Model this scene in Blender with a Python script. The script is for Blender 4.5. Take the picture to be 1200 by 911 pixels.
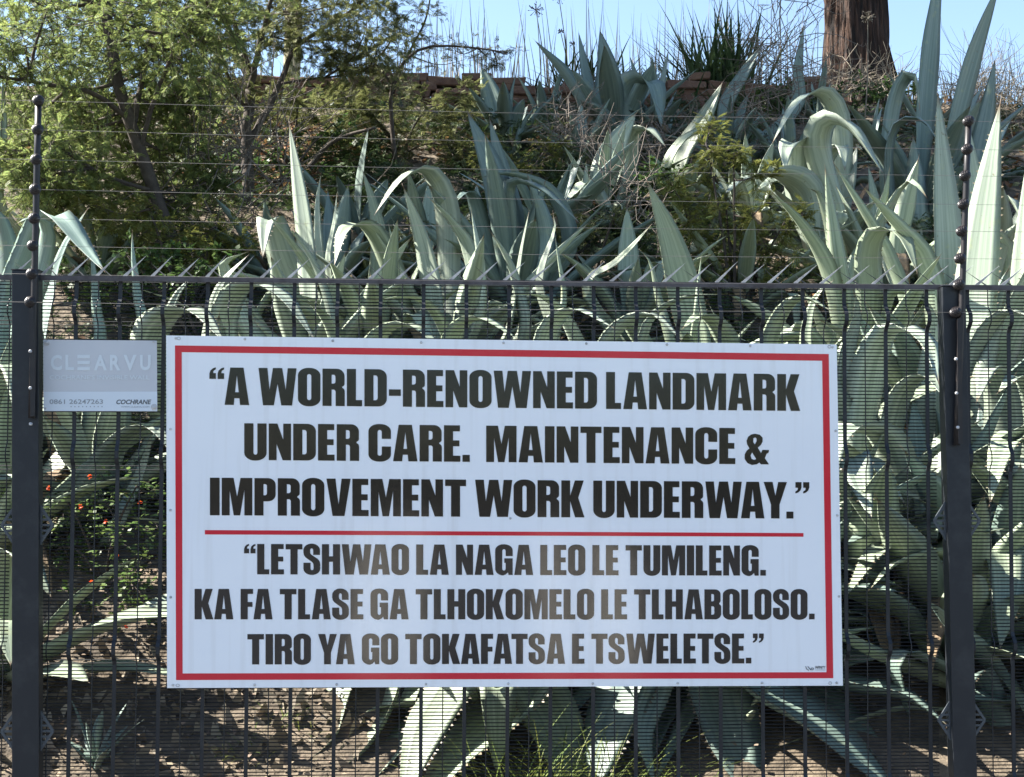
import bpy, bmesh, math, random
from mathutils import Vector, Matrix, noise
R = math.radians
random.seed(7)
C = bpy.context.scene
for o in list(bpy.data.objects): bpy.data.objects.remove(o)
COL = C.collection

# ---------------------------------------------------------------- camera
F = 1700.0; CX, CY = 600.0, 455.5
CAM = Vector((-0.296, -5.171, 1.652))
PITCH, ROLL, YAW = 0.0462, -0.0036, -0.0596
def rot():
    return Matrix.Rotation(YAW, 3, 'Z') @ Matrix.Rotation(PITCH, 3, 'X') @ Matrix.Rotation(ROLL, 3, 'Y')
M3 = rot()
RT, FW, UP = M3.col[0].copy(), M3.col[1].copy(), M3.col[2].copy()
cd = bpy.data.cameras.new('camera'); cam = bpy.data.objects.new('camera', cd); COL.objects.link(cam)
cm = Matrix((RT, UP, -FW)).transposed().to_4x4(); cm.translation = CAM
cam.matrix_world = cm
cd.sensor_width = 36.0; cd.lens = F / 1200.0 * 36.0; cd.clip_start = 0.05; cd.clip_end = 2000
C.camera = cam
def ray(px, py):
    return FW + RT * ((px - CX) / F) + UP * (-(py - CY) / F)
def W(px, py, y):
    """world point of a photograph pixel on the vertical plane Y = y"""
    d = ray(px, py); t = (y - CAM.y) / d.y
    return CAM + d * t
def ppm(y): return F / (y - CAM.y)          # pixels per metre at depth y

# ---------------------------------------------------------------- sky and sun
SUN_EL, SUN_AZ = R(47), R(-80)               # azimuth from +Y towards +X
wd = bpy.data.worlds.new('World'); C.world = wd; wd.use_nodes = True
nt = wd.node_tree; bg = nt.nodes['Background']
sk = nt.nodes.new('ShaderNodeTexSky'); sk.sky_type = 'NISHITA'; sk.sun_disc = False
sk.sun_elevation = SUN_EL; sk.sun_rotation = SUN_AZ; sk.air_density = 1.0; sk.dust_density = 0.6; sk.ozone_density = 1.2
nt.links.new(sk.outputs[0], bg.inputs[0]); bg.inputs[1].default_value = 0.071
sd = bpy.data.lights.new('sun', 'SUN'); sd.energy = 5.0; sd.angle = R(0.53); sd.color = (1, .95, .87)
so = bpy.data.objects.new('sun', sd); COL.objects.link(so)
sdir = Vector((math.sin(SUN_AZ) * math.cos(SUN_EL), math.cos(SUN_AZ) * math.cos(SUN_EL), math.sin(SUN_EL)))
so.rotation_euler = sdir.to_track_quat('Z', 'Y').to_euler()
C.view_settings.view_transform = 'Standard'; C.view_settings.look = 'None'
C.view_settings.gamma = 1; C.view_settings.use_curve_mapping = False
C.view_settings.exposure = 2.1

# ---------------------------------------------------------------- helpers
def link(o, parent=None):
    COL.objects.link(o)
    if parent: o.parent = parent
    return o
def mesh_obj(name, verts, faces, mat, parent=None, smooth=False, uvs=None):
    me = bpy.data.meshes.new(name); me.from_pydata([tuple(v) for v in verts], [], faces)
    if uvs is not None:
        ul = me.uv_layers.new(name='UVMap'); li = 0
        buf = [0.0] * (2 * len(me.loops))
        for l in me.loops:
            buf[2 * l.index], buf[2 * l.index + 1] = uvs[l.vertex_index]
        ul.data.foreach_set('uv', buf)
    if smooth: me.polygons.foreach_set('use_smooth', [True] * len(me.polygons))
    for m in (mat if isinstance(mat, (list, tuple)) else [mat]): me.materials.append(m)
    me.update()
    o = bpy.data.objects.new(name, me)
    link(o)
    if parent:
        o.parent = parent; o.matrix_parent_inverse = parent.matrix_basis.inverted()
    return o
def empty(name, loc, label, cat, group=None):
    o = bpy.data.objects.new(name, None); o.location = loc; o.empty_display_size = .1; link(o)
    return tag(o, label, cat, group)
def tag(o, label, cat, group=None, kind=None):
    if label: o['label'] = label
    if cat: o['category'] = cat
    if group: o['group'] = group
    if kind: o['kind'] = kind
    return o
class MB:
    """collects simple solids into one mesh"""
    def __init__(s): s.v = []; s.f = []
    def add(s, vs, fs):
        b = len(s.v); s.v += [Vector(v) for v in vs]; s.f += [tuple(b + i for i in f) for f in fs]
    def box8(s, p):   # 8 corners: bottom ring 0-3, top ring 4-7
        s.add(p, [(3, 2, 1, 0), (4, 5, 6, 7), (0, 1, 5, 4), (1, 2, 6, 5), (2, 3, 7, 6), (3, 0, 4, 7)])
    def box(s, x0, x1, y0, y1, z0, z1):
        s.box8([(x0, y0, z0), (x1, y0, z0), (x1, y1, z0), (x0, y1, z0), (x0, y0, z1), (x1, y0, z1), (x1, y1, z1), (x0, y1, z1)])
    def bar(s, a, b, sx, sy, up=(0, 1, 0)):
        """rectangular bar from a to b; sx across, sy along up"""
        a = Vector(a); b = Vector(b); t = (b - a).normalized(); u = Vector(up); x = t.cross(u).normalized(); u = x.cross(t).normalized()
        x = x * sx / 2; u = u * sy / 2
        s.box8([a - x - u, a + x - u, a + x + u, a - x + u, b - x - u, b + x - u, b + x + u, b - x + u])
    def tube(s, pts, rad, n=6, cap=True):
        pts = [Vector(p) for p in pts]; m = len(pts)
        rs = rad if isinstance(rad, (list, tuple)) else [rad] * m
        b = len(s.v); pu = None
        for i, p in enumerate(pts):
            t = (pts[min(i + 1, m - 1)] - pts[max(i - 1, 0)])
            t = t.normalized() if t.length > 1e-9 else Vector((0, 0, 1))
            if pu is None:
                pu = Vector((0, 1, 0)) if abs(t.y) < .9 else Vector((1, 0, 0))
            x = t.cross(pu).normalized(); pu = x.cross(t).normalized()
            for k in range(n):
                a = 2 * math.pi * k / n
                s.v.append(p + (x * math.cos(a) + pu * math.sin(a)) * rs[i])
        for i in range(m - 1):
            for k in range(n):
                k2 = (k + 1) % n
                s.f.append((b + i * n + k, b + i * n + k2, b + (i + 1) * n + k2, b + (i + 1) * n + k))
        if cap:
            s.f.append(tuple(b + k for k in range(n))[::-1]); s.f.append(tuple(b + (m - 1) * n + k for k in range(n)))
    def lathe(s, c, axis, prof, n=16):
        """prof: (distance along axis, radius)"""
        c = Vector(c); a = Vector(axis).normalized(); x = a.orthogonal().normalized(); y = a.cross(x); b = len(s.v); m = len(prof)
        for d, r in prof:
            for k in range(n):
                t = 2 * math.pi * k / n
                s.v.append(c + a * d + (x * math.cos(t) + y * math.sin(t)) * r)
        for i in range(m - 1):
            for k in range(n):
                k2 = (k + 1) % n
                s.f.append((b + i * n + k, b + i * n + k2, b + (i + 1) * n + k2, b + (i + 1) * n + k))
        s.f.append(tuple(b + k for k in range(n))[::-1]); s.f.append(tuple(b + (m - 1) * n + k for k in range(n)))
    def quad(s, c, a, b):
        c = Vector(c); a = Vector(a); b = Vector(b); s.add([c - a - b, c + a - b, c + a + b, c - a + b], [(0, 1, 2, 3)])
    def build(s, name, mat, parent=None, smooth=False):
        return mesh_obj(name, s.v, s.f, mat, parent, smooth)
def catmull(P, n):
    P = [Vector(p) for p in P]; P = [P[0] * 2 - P[1]] + P + [P[-1] * 2 - P[-2]]; out = []
    segs = len(P) - 3
    for j in range(n + 1):
        u = j / n * segs; i = min(int(u), segs - 1); t = u - i
        a, b, c, d = P[i:i + 4]
        out.append(.5 * ((2 * b) + (c - a) * t + (2 * a - 5 * b + 4 * c - d) * t * t + (3 * b - a - 3 * c + d) * t ** 3))
    # even spacing
    L = [0]
    for i in range(n): L.append(L[-1] + (out[i + 1] - out[i]).length)
    res = []; k = 0
    for j in range(n + 1):
        s = L[-1] * j / n
        while k < n - 1 and L[k + 1] < s: k += 1
        d = L[k + 1] - L[k]
        res.append(out[k].lerp(out[k + 1], 0 if d < 1e-9 else min(1, (s - L[k]) / d)))
    return res
def smooth01(t): t = max(0, min(1, t)); return t * t * (3 - 2 * t)

# ---------------------------------------------------------------- materials
def mat(name, col, rough=.6, metal=0, spec=.5, bump=None, var=None, coat=0, trans=None, hsv=None):
    """var = (scale, colour2, lo, hi[, detail]) noise mix; bump=(scale,strength,dist); trans=(factor, colour) translucent; hsv: per-island spread"""
    m = bpy.data.materials.new(name); m.use_nodes = True; t = m.node_tree; N = t.nodes; L = t.links
    p = N['Principled BSDF']; p.inputs['Roughness'].default_value = rough; p.inputs['Metallic'].default_value = metal
    p.inputs['Specular IOR Level'].default_value = spec; p.inputs['Coat Weight'].default_value = coat
    p.inputs['Base Color'].default_value = (*col, 1)
    out = None
    tc = N.new('ShaderNodeTexCoord')
    if var:
        n = N.new('ShaderNodeTexNoise'); n.inputs['Scale'].default_value = var[0]; n.inputs['Detail'].default_value = 6 if len(var) < 5 else var[4]
        n.inputs['Roughness'].default_value = .65
        L.new(tc.outputs['Object'], n.inputs['Vector'])
        r = N.new('ShaderNodeMapRange'); r.inputs[1].default_value = var[2]; r.inputs[2].default_value = var[3]; L.new(n.outputs[0], r.inputs[0])
        x = N.new('ShaderNodeMix'); x.data_type = 'RGBA'; x.inputs[6].default_value = (*col, 1); x.inputs[7].default_value = (*var[1], 1)
        L.new(r.outputs[0], x.inputs[0]); out = x.outputs[2]
    if hsv:
        g = N.new('ShaderNodeNewGeometry'); h = N.new('ShaderNodeHueSaturation')
        if out: L.new(out, h.inputs['Color'])
        else: h.inputs['Color'].default_value = (*col, 1)
        def rng(o, i, lo, hi):
            q = N.new('ShaderNodeMapRange'); q.inputs[3].default_value = lo; q.inputs[4].default_value = hi; L.new(o, q.inputs[0]); L.new(q.outputs[0], h.inputs[i])
        rng(g.outputs['Random Per Island'], 'Hue', .5 - hsv[0], .5 + hsv[0])
        wn = N.new('ShaderNodeTexWhiteNoise'); wn.noise_dimensions = '1D'; L.new(g.outputs['Random Per Island'], wn.inputs['W'])
        rng(wn.outputs['Value'], 'Value', 1 - hsv[1], 1 + hsv[1]); out = h.outputs[0]
    if out: L.new(out, p.inputs['Base Color'])
    if bump:
        n = N.new('ShaderNodeTexNoise'); n.inputs['Scale'].default_value = bump[0]; n.inputs['Detail'].default_value = 5
        L.new(tc.outputs['Object'], n.inputs['Vector'])
        b = N.new('ShaderNodeBump'); b.inputs['Strength'].default_value = bump[1]; b.inputs['Distance'].default_value = bump[2]
        L.new(n.outputs[0], b.inputs['Height']); L.new(b.outputs[0], p.inputs['Normal'])
    if trans:
        tr = N.new('ShaderNodeBsdfTranslucent'); tr.inputs[0].default_value = (*trans[1], 1)
        if out and hsv: L.new(out, tr.inputs[0])
        mx = N.new('ShaderNodeMixShader'); mx.inputs[0].default_value = trans[0]
        L.new(p.outputs[0], mx.inputs[1]); L.new(tr.outputs[0], mx.inputs[2]); L.new(mx.outputs[0], N['Material Output'].inputs[0])
    return m
def agave_mat(name, col, col2, dry=0.0):
    m = bpy.data.materials.new(name); m.use_nodes = True; t = m.node_tree; N = t.nodes; L = t.links
    p = N['Principled BSDF']; p.inputs['Roughness'].default_value = .5; p.inputs['Specular IOR Level'].default_value = .45
    uv = N.new('ShaderNodeUVMap'); mp = N.new('ShaderNodeMapping'); mp.inputs['Scale'].default_value = (5.5, .8, 1)
    oi = N.new('ShaderNodeObjectInfo')
    ad = N.new('ShaderNodeVectorMath'); ad.operation = 'ADD'
    cb = N.new('ShaderNodeCombineXYZ'); ml = N.new('ShaderNodeMath'); ml.operation = 'MULTIPLY'; ml.inputs[1].default_value = 37
    L.new(oi.outputs['Random'], ml.inputs[0]); L.new(ml.outputs[0], cb.inputs[0]); L.new(ml.outputs[0], cb.inputs[1])
    L.new(uv.outputs[0], mp.inputs[0]); L.new(mp.outputs[0], ad.inputs[0]); L.new(cb.outputs[0], ad.inputs[1])
    n = N.new('ShaderNodeTexNoise'); n.inputs['Scale'].default_value = 2.2; n.inputs['Detail'].default_value = 6; n.inputs['Roughness'].default_value = .6
    L.new(ad.outputs[0], n.inputs['Vector'])
    r = N.new('ShaderNodeMapRange'); r.inputs[1].default_value = .25; r.inputs[2].default_value = .72; L.new(n.outputs[0], r.inputs[0])
    x = N.new('ShaderNodeMix'); x.data_type = 'RGBA'; x.inputs[6].default_value = (*col, 1); x.inputs[7].default_value = (*col2, 1); L.new(r.outputs[0], x.inputs[0])
    # blotches of worn bloom
    tc = N.new('ShaderNodeTexCoord'); n2 = N.new('ShaderNodeTexNoise'); n2.inputs['Scale'].default_value = 14; n2.inputs['Detail'].default_value = 4
    L.new(tc.outputs['Object'], n2.inputs['Vector']); r2 = N.new('ShaderNodeMapRange'); r2.inputs[1].default_value = .6; r2.inputs[2].default_value = .75
    L.new(n2.outputs[0], r2.inputs[0]); k = N.new('ShaderNodeMath'); k.operation = 'MULTIPLY'; k.inputs[1].default_value = .5; L.new(r2.outputs[0], k.inputs[0])
    x2 = N.new('ShaderNodeMix'); x2.data_type = 'RGBA'; x2.inputs[7].default_value = (.30, .33, .17, 1); L.new(x.outputs[2], x2.inputs[6]); L.new(k.outputs[0], x2.inputs[0])
    n3 = N.new('ShaderNodeTexNoise'); n3.inputs['Scale'].default_value = 33; n3.inputs['Detail'].default_value = 5; L.new(tc.outputs['Object'], n3.inputs['Vector'])
    r3 = N.new('ShaderNodeMapRange'); r3.inputs[1].default_value = .68; r3.inputs[2].default_value = .74; L.new(n3.outputs[0], r3.inputs[0]); k3 = N.new('ShaderNodeMath'); k3.operation = 'MULTIPLY'; k3.inputs[1].default_value = .7; L.new(r3.outputs[0], k3.inputs[0])
    x4 = N.new('ShaderNodeMix'); x4.data_type = 'RGBA'; x4.inputs[7].default_value = (.14, .115, .07, 1); L.new(x2.outputs[2], x4.inputs[6]); L.new(k3.outputs[0], x4.inputs[0]); x2 = x4
    # brown margins and tip
    sx = N.new('ShaderNodeSeparateXYZ'); L.new(uv.outputs[0], sx.inputs[0])
    mg = N.new('ShaderNodeMapRange'); mg.inputs[1].default_value = .955 - dry; mg.inputs[2].default_value = 1.0; L.new(sx.outputs[1], mg.inputs[0])
    x3 = N.new('ShaderNodeMix'); x3.data_type = 'RGBA'; x3.inputs[7].default_value = (.13, .08, .045, 1); L.new(x2.outputs[2], x3.inputs[6]); L.new(mg.outputs[0], x3.inputs[0])
    h = N.new('ShaderNodeHueSaturation'); q = N.new('ShaderNodeMapRange'); q.inputs[3].default_value = .8; q.inputs[4].default_value = 1.2
    L.new(oi.outputs['Random'], q.inputs[0]); L.new(q.outputs[0], h.inputs['Value']); L.new(x3.outputs[2], h.inputs['Color'])
    L.new(h.outputs[0], p.inputs['Base Color'])
    b = N.new('ShaderNodeBump'); b.inputs['Strength'].default_value = .18; b.inputs['Distance'].default_value = .005; L.new(n.outputs[0], b.inputs['Height']); L.new(b.outputs[0], p.inputs['Normal'])
    tr = N.new('ShaderNodeBsdfTranslucent'); tr.inputs[0].default_value = (.30, .40, .16, 1)
    mx = N.new('ShaderNodeMixShader'); mx.inputs[0].default_value = .04
    L.new(p.outputs[0], mx.inputs[1]); L.new(tr.outputs[0], mx.inputs[2]); L.new(mx.outputs[0], N['Material Output'].inputs[0])
    return m

M_ag = [agave_mat('agave_glaucous', (.14, .18, .138), (.35, .40, .315)),
        agave_mat('agave_green', (.125, .165, .108), (.31, .36, .26)),
        agave_mat('agave_blue', (.085, .135, .115), (.22, .28, .24))]
M_dead = mat('withered_leaf', (.25, .18, .10), .9, var=(12, (.13, .09, .06), .35, .65), bump=(40, .6, .01))
M_steel = mat('coated_steel', (.012, .0145, .019), .45, .0, .4, bump=(260, .08, .002), var=(9, (.034, .037, .040), .5, .8, 10))
M_clamp = mat('clamp_grey', (.06, .07, .08), .5, 0, .5)
M_wire = mat('coated_wire', (.008, .010, .012), .5, 0, .25)
M_galv = mat('galvanised', (.58, .58, .58), .5, .35, .5, var=(40, (.25, .25, .26), .4, .7))
M_rail = mat('weathered_rail', (.09, .08, .083), .5, .3, .5, var=(18, (.05, .04, .04), .4, .65))
M_ewire = mat('electric_wire', (.20, .19, .18), .5, .5)
M_ins = mat('insulator', (.014, .011, .011), .38, 0, .4)
M_pole = mat('dark_pole', (.016, .014, .015), .45, .0, .4, var=(12, (.035, .027, .022), .5, .8))
M_white = mat('sign_white', (.86, .875, .90), .10, 0, .5, var=(1.6, (.82, .84, .875), .3, .7), bump=(1.3, .25, .01))
t_ = M_white.node_tree; N_ = t_.nodes; p_ = N_['Principled BSDF']; src = p_.inputs['Base Color'].links[0].from_socket
tc_ = N_.new('ShaderNodeTexCoord'); mp_ = N_.new('ShaderNodeMapping'); mp_.inputs['Scale'].default_value = (22, 1, .9); ns_ = N_.new('ShaderNodeTexNoise'); ns_.inputs['Scale'].default_value = 1.3; ns_.inputs['Detail'].default_value = 6
mr_ = N_.new('ShaderNodeMapRange'); mr_.inputs[1].default_value = .52; mr_.inputs[2].default_value = .8; mr_.inputs[4].default_value = .28
mx_ = N_.new('ShaderNodeMix'); mx_.data_type = 'RGBA'; mx_.inputs[7].default_value = (.52, .49, .45, 1)
for a_, b_ in ((tc_.outputs['Object'], mp_.inputs[0]), (mp_.outputs[0], ns_.inputs['Vector']), (ns_.outputs[0], mr_.inputs[0]), (mr_.outputs[0], mx_.inputs[0]), (src, mx_.inputs[6]), (mx_.outputs[2], p_.inputs['Base Color'])): t_.links.new(a_, b_)
M_red = mat('sign_red', (.60, .02, .04), .10, 0, .5)
M_black = mat('sign_black', (.008, .008, .010), .10, 0, .75, bump=(1.3, .25, .01))
M_sedge = mat('sign_edge', (.35, .36, .4), .6)
M_grey = mat('plaque_grey', (.54, .55, .57), .42, 0, .5, var=(3, (.49, .50, .53), .35, .7))
M_plite = mat('plaque_pale', (.62, .67, .72), .42)
M_pghost = mat('plaque_ghost', (.62, .66, .685), .42)
M_ptext = mat('plaque_text', (.10, .11, .12), .5)
M_ptext2 = mat('plaque_faint_text', (.27, .29, .31), .5)
M_bark = mat('acacia_bark', (.045, .034, .027), .9, bump=(30, .6, .01), var=(22, (.085, .068, .052), .4, .7))
M_twig = mat('dry_twig', (.17, .14, .115), .85, var=(25, (.10, .08, .06), .4, .7))
M_eucb = mat('shaggy_bark', (.10, .062, .042), .95)
M_soil = mat('bank_soil', (.165, .13, .09), .95, bump=(14, .9, .04), var=(3.5, (.06, .047, .032), .35, .6))
M_stone = mat('rust_stone', (.135, .076, .047), .95, bump=(25, .8, .02), var=(9, (.09, .045, .03), .4, .65))
M_acl = mat('acacia_leaf', (.195, .24, .08), .55, 0, .3, trans=(.55, (.25, .3, .05)), hsv=(.03, .35))
M_acl2 = mat('acacia_leaf_grey', (.16, .175, .065), .55, 0, .3, trans=(.38, (.25, .3, .05)), hsv=(.02, .35))
M_fern = mat('fern_leaf', (.17, .185, .048), .55, 0, .3, trans=(.4, (.2, .3, .05)), hsv=(.03, .4))
M_shrub = mat('shrub_leaf', (.06, .105, .03), .45, 0, .4, trans=(.35, (.1, .2, .04)), hsv=(.02, .4))
M_strap = mat('strap_leaf', (.045, .075, .03), .4, 0, .5, trans=(.2, (.1, .2, .04)), hsv=(.02, .3))
M_grass = mat('grass_blade', (.16, .20, .05), .6, 0, .3, trans=(.4, (.2, .3, .05)), hsv=(.03, .4))
M_stalk = mat('dry_stalk', (.20, .17, .125), .85, hsv=(.01, .4))
M_lit = mat('dry_litter', (.22, .125, .06), .9, hsv=(.02, .5), trans=(.2, (.3, .15, .05)))
M_flower = mat('orange_flower', (.75, .09, .02), .6, trans=(.25, (.8, .15, .03)))
M_seed = mat('seed_head', (.085, .06, .055), .9)
M_post = mat('pale_pole', (.30, .26, .16), .8, var=(8, (.2, .2, .09), .4, .65))
M_pave = mat('pavement', (.075, .075, .075), .9, var=(1.5, (.05, .05, .05), .4, .65), bump=(60, .3, .01))

# ---------------------------------------------------------------- ground and bank
def bank(x, y):
    if y < .1: z = .0 if y < -.2 else .18 * smooth01((y + .2) / .4)
    else: z = .15 + .52 * (y - .05) * smooth01(.6 + y)
    if y > .1:
        top = 5.5 + .08 * noise.noise(Vector((x * .8, 3.1, 0)))
        z += (.09 * noise.noise(Vector((x * .9, y * .9, 1.7))) + .04 * noise.noise(Vector((x * 3.1, y * 3.1, 4)))) * min(1, y)
        if y > 10.2: z = top + min(0, -(y - 11) * .012) + .03 * noise.noise(Vector((x * 3, y * 3, 0)))
    return z
def axis(parts):
    a = []
    for lo, hi, st in parts:
        n = max(1, round((hi - lo) / st)); a += [lo + (hi - lo) * i / n for i in range(n)]
    return a + [parts[-1][1]]
gx = axis([(-400, -60, 85), (-60, -8, 13), (-8, 9, .14), (9, 60, 13), (60, 400, 85)])
gy = axis([(-400, -40, 90), (-40, -.3, 8), (-.3, 11, .14), (11, 40, 7), (40, 500, 92)])
gv = [(x, y, bank(x, y)) for y in gy for x in gx]; nx = len(gx)
gf = [(j * nx + i, j * nx + i + 1, (j + 1) * nx + i + 1, (j + 1) * nx + i) for j in range(len(gy) - 1) for i in range(nx - 1)]
tag(mesh_obj('ground', gv, gf, M_soil, smooth=True), None, None, kind='structure')
pv = MB(); pv.box(-30, 30, -25.5, -.32, -.1, .006)
tag(pv.build('pavement', M_pave), None, None, kind='structure')
def G(px, y):
    """ground point of column px at depth y"""
    p = W(px, 500, y); return Vector((p.x, y, bank(p.x, y)))

# ---------------------------------------------------------------- fence
FY = 0.0
PL_T, PL_B = W(32, 318, FY - .03), W(32.5, 911, FY - .03)
PR_T, PR_B = W(1114.5, 337, FY - .03), W(1128, 911, FY - .03)
def post_at(P, Q, z): t = (z - Q.z) / (P.z - Q.z); return Q + (P - Q) * t
fence = empty('mesh_fence', (0, 0, 0), 'dark coated anti-climb mesh fence with a spiked top rail', 'fence')
zTL, zTR = W(60, 326, FY).z, W(1100, 337, FY).z
xTL, xTR = W(60, 326, FY).x, W(1100, 337, FY).x
def ztop(x): return zTL + (zTR - zTL) * (x - xTL) / (xTR - xTL)
folds = [(.115, .032), (.62, .022), (1.30, .026), (1.80, .026)]          # depth below the top, amount
def fy(x, z):
    d = ztop(x) - z; y = FY
    for c, a in folds:
        e = abs(d - c); y -= a * (1 - smooth01(max(0, e - .012) / .035))
    return y
def panel(x0, x1):
    mb = MB(); n = int(2.25 / .0127); seg = max(2, int((x1 - x0) / .4))
    for k in range(1, n):
        d = k * .0127 + random.uniform(-.0006, .0006)
        pts = [(x, fy(x, ztop(x) - d), ztop(x) - d) for x in (x0 + (x1 - x0) * i / seg for i in range(seg + 1))]
        mb.tube(pts, .0020, 4, False)
    o = mb.build('mesh_panel', M_wire, fence)
    ds = sorted(set([0.0, .05, 2.25] + [c + e for c, a in folds for e in (-.05, -.035, -.025, -.012, .012, .025, .035, .05)]))
    m2 = MB(); k0 = math.ceil((x0 - .02 + .0) / .0762); x = k0 * .0762
    while x < x1 - .01:
        i = round(x / .0762)
        pts = [(x, fy(x, ztop(x) - d) - .004, ztop(x) - d) for d in ds]
        if i % 2 == 0:
            for a, b in zip(pts[:-1], pts[1:]): m2.bar(a, (b[0], b[1], b[2] - .0004), .0135, .005)
        else: m2.tube(pts, .0022, 5, False)
        x += .0762
    m2.build('upright', M_steel, o)
    return o
pad = .050
xl, xr = PL_T.x, PR_T.x
panel(xl - 1.1, xl - pad); panel(xl + pad, xr - pad); panel(xr + pad, xr + 1.1)
for P, Q, w in ((PL_T, PL_B, .091), (PR_T, PR_B, .085)):
    b = post_at(P, Q, -.05); mb = MB(); mb.bar(b, P, w, .06)
    c = P + Vector((0, 0, .004)); mb.bar(P, c, w + .006, .066)
    po = mb.build('post', M_steel, fence)
    bv = po.modifiers.new('bevel', 'BEVEL'); bv.width = .006; bv.segments = 2
    # flat clamp strip behind the post and slotted diamond plates either side
    for row in ((615, 855) if P is PL_T else (610, 842)):
        zc = W(32 if P is PL_T else 1120, row, FY).z
        cpt = post_at(P, Q, zc)
        for s in (-1, 1):
            cb = MB(); x0 = cpt.x + s * (w / 2 - .004); L_ = .046; H = .068
            tip = Vector((x0 + s * L_, -.034, zc)); up = Vector((x0, -.034, zc + H)); dn = Vector((x0, -.034, zc - H))
            cb.bar(up, tip, .009, .006); cb.bar(tip + Vector((0, .0007, 0)), dn + Vector((0, .0007, 0)), .009, .006); cb.bar(dn + Vector((s * .004, .0013, 0)), up + Vector((s * .004, .0013, 0)), .009, .006)
            for q in range(-2, 3):
                zz = zc + q * .019; ww = L_ * (1 - abs(q * .019) / H)
                cb.bar((x0, -.033, zz), (x0 + s * ww, -.033, zz), .0075, .004)
            cb.build('clamp_plate', M_clamp, po)
# spike rail
x = xl - 1.1; i = 0
rail = MB(); rail.bar((xl - 1.1, -.012, ztop(xl - 1.1) + .006), (xr + 1.1, -.012, ztop(xr + 1.1) + .006), .003, .013)
rail.bar((xl - 1.1, -.028, ztop(xl - 1.1) - .003), (xr + 1.1, -.028, ztop(xr + 1.1) - .003), .018, .003)
ro = rail.build('spike_rail', M_rail, fence)
while x < xr + 1.1:
    z = ztop(x) + .004; j = random.uniform(-.006, .006); h = .072 + random.uniform(-.006, .006)
    def blade(mb, a, b, w):
        a = Vector(a); b = Vector(b); t = (b - a).normalized(); s = t.cross(Vector((0, 1, 0))).normalized() * w / 2; d = Vector((0, .0012, 0))
        mb.add([a - s - d, a + s - d, b - d, a - s + d, a + s + d, b + d], [(0, 1, 2), (5, 4, 3), (0, 3, 4, 1), (1, 4, 5, 2), (2, 5, 3, 0)])
    sp = MB(); blade(sp, (x, -.025, z), (x + .078 + j, -.055, z + h), .0115)
    blade(sp, (x + .052, -.008, z), (x - .012 + j, .022, z + h * .8), .005)
    so_ = sp.build('spike', [M_galv, M_steel], ro)
    for p_ in list(so_.data.polygons)[5:]: p_.material_index = 1  # left-leaning blade coloured dark as if shaded, right-leaning one pale as if lit
    x += .0955; i += 1

# ---------------------------------------------------------------- electric fence poles and strands
def epole(pts, bot, bolts, label, w):
    y = -.075
    top = W(pts[0][0], pts[0][1], y); b = W(bot[0], bot[1], y)
    root = empty('electric_fence_pole', b, label, 'fence pole', 'insulator poles bolted to the fence posts')
    mb = MB(); mb.tube([b + (top - b) * (k / 6) for k in range(7)], w / 2, 10); mb.build('pole', M_pole, root, True)
    st = MB(); zz = W(pts[-1][0], pts[-1][1] + 8, y)
    st.bar(b + Vector((.008, -.0155, .005)), zz + Vector((.008, -.0155, 0)), .016, .004); st.build('mounting_strip', M_pole, root)
    for px, py in pts:
        c = W(px, py, y - .008); ib = MB(); pr = []
        for k in range(15):
            a = -1.35 + 2.7 * k / 14; pr.append((.022 * math.sin(a), .019 * math.cos(a) * (1 if k % 2 else .84) + .001))
        ib.lathe(c, (.35, -.75, .35), pr, 16); ib.build('insulator', M_ins, root)
    for px, py in bolts:
        c = W(px, py, y - .014); bb = MB(); bb.lathe(c, (0, -1, 0), [(0, .006), (.006, .006), (.009, .004)], 8); bb.build('bolt', M_galv, root)
    return root
LI = [(45, 118), (44, 152), (42.6, 187), (41.2, 222), (40, 256), (38.5, 288), (37.3, 321), (35.5, 354)]
RI = [(1135, 142), (1133.5, 175), (1131, 206), (1129, 239.5), (1127, 271), (1125, 303), (1123.6, 333.7), (1119.8, 366)]
epole(LI, (37, 490), [(36, 412), (36, 455), (36.3, 497)], 'dark pole with coil insulators bolted to the post beside the grey plaque', .023)
epole(RI, (1121, 522), [(1120, 421), (1120.5, 461), (1122, 501)], 'dark pole with coil insulators on the post in front of two tall upright agave leaves', .023)
ORD = ['topmost thin electric wire above the fence', 'second thin electric wire from the top', 'third thin electric wire from the top',
       'fourth thin electric wire down, mid height above the spikes', 'fifth thin electric wire down', 'thin electric wire just above the spike tips',
       'thin electric wire level with the spiked rail', 'lowest thin electric wire, in front of the mesh below the rail']
for (a, b), lb in zip(zip(LI, RI), ORD):
    A, B = W(a[0], a[1], -.098), W(b[0], b[1], -.098); d = (B - A)
    pts = []
    for k in range(13):
        t = -.35 + 1.7 * k / 12; u = t % 1.0 if 0 <= t <= 1 else 0
        pts.append(A + d * t + Vector((0, 0, -.03 * t * (1 - t) if 0 < t < 1 else 0)))
    mb = MB(); mb.tube(pts, .0006, 4, False)
    tag(mb.build('electric_wire', M_ewire), lb, 'wire', 'electric wires strung between the poles')

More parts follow.
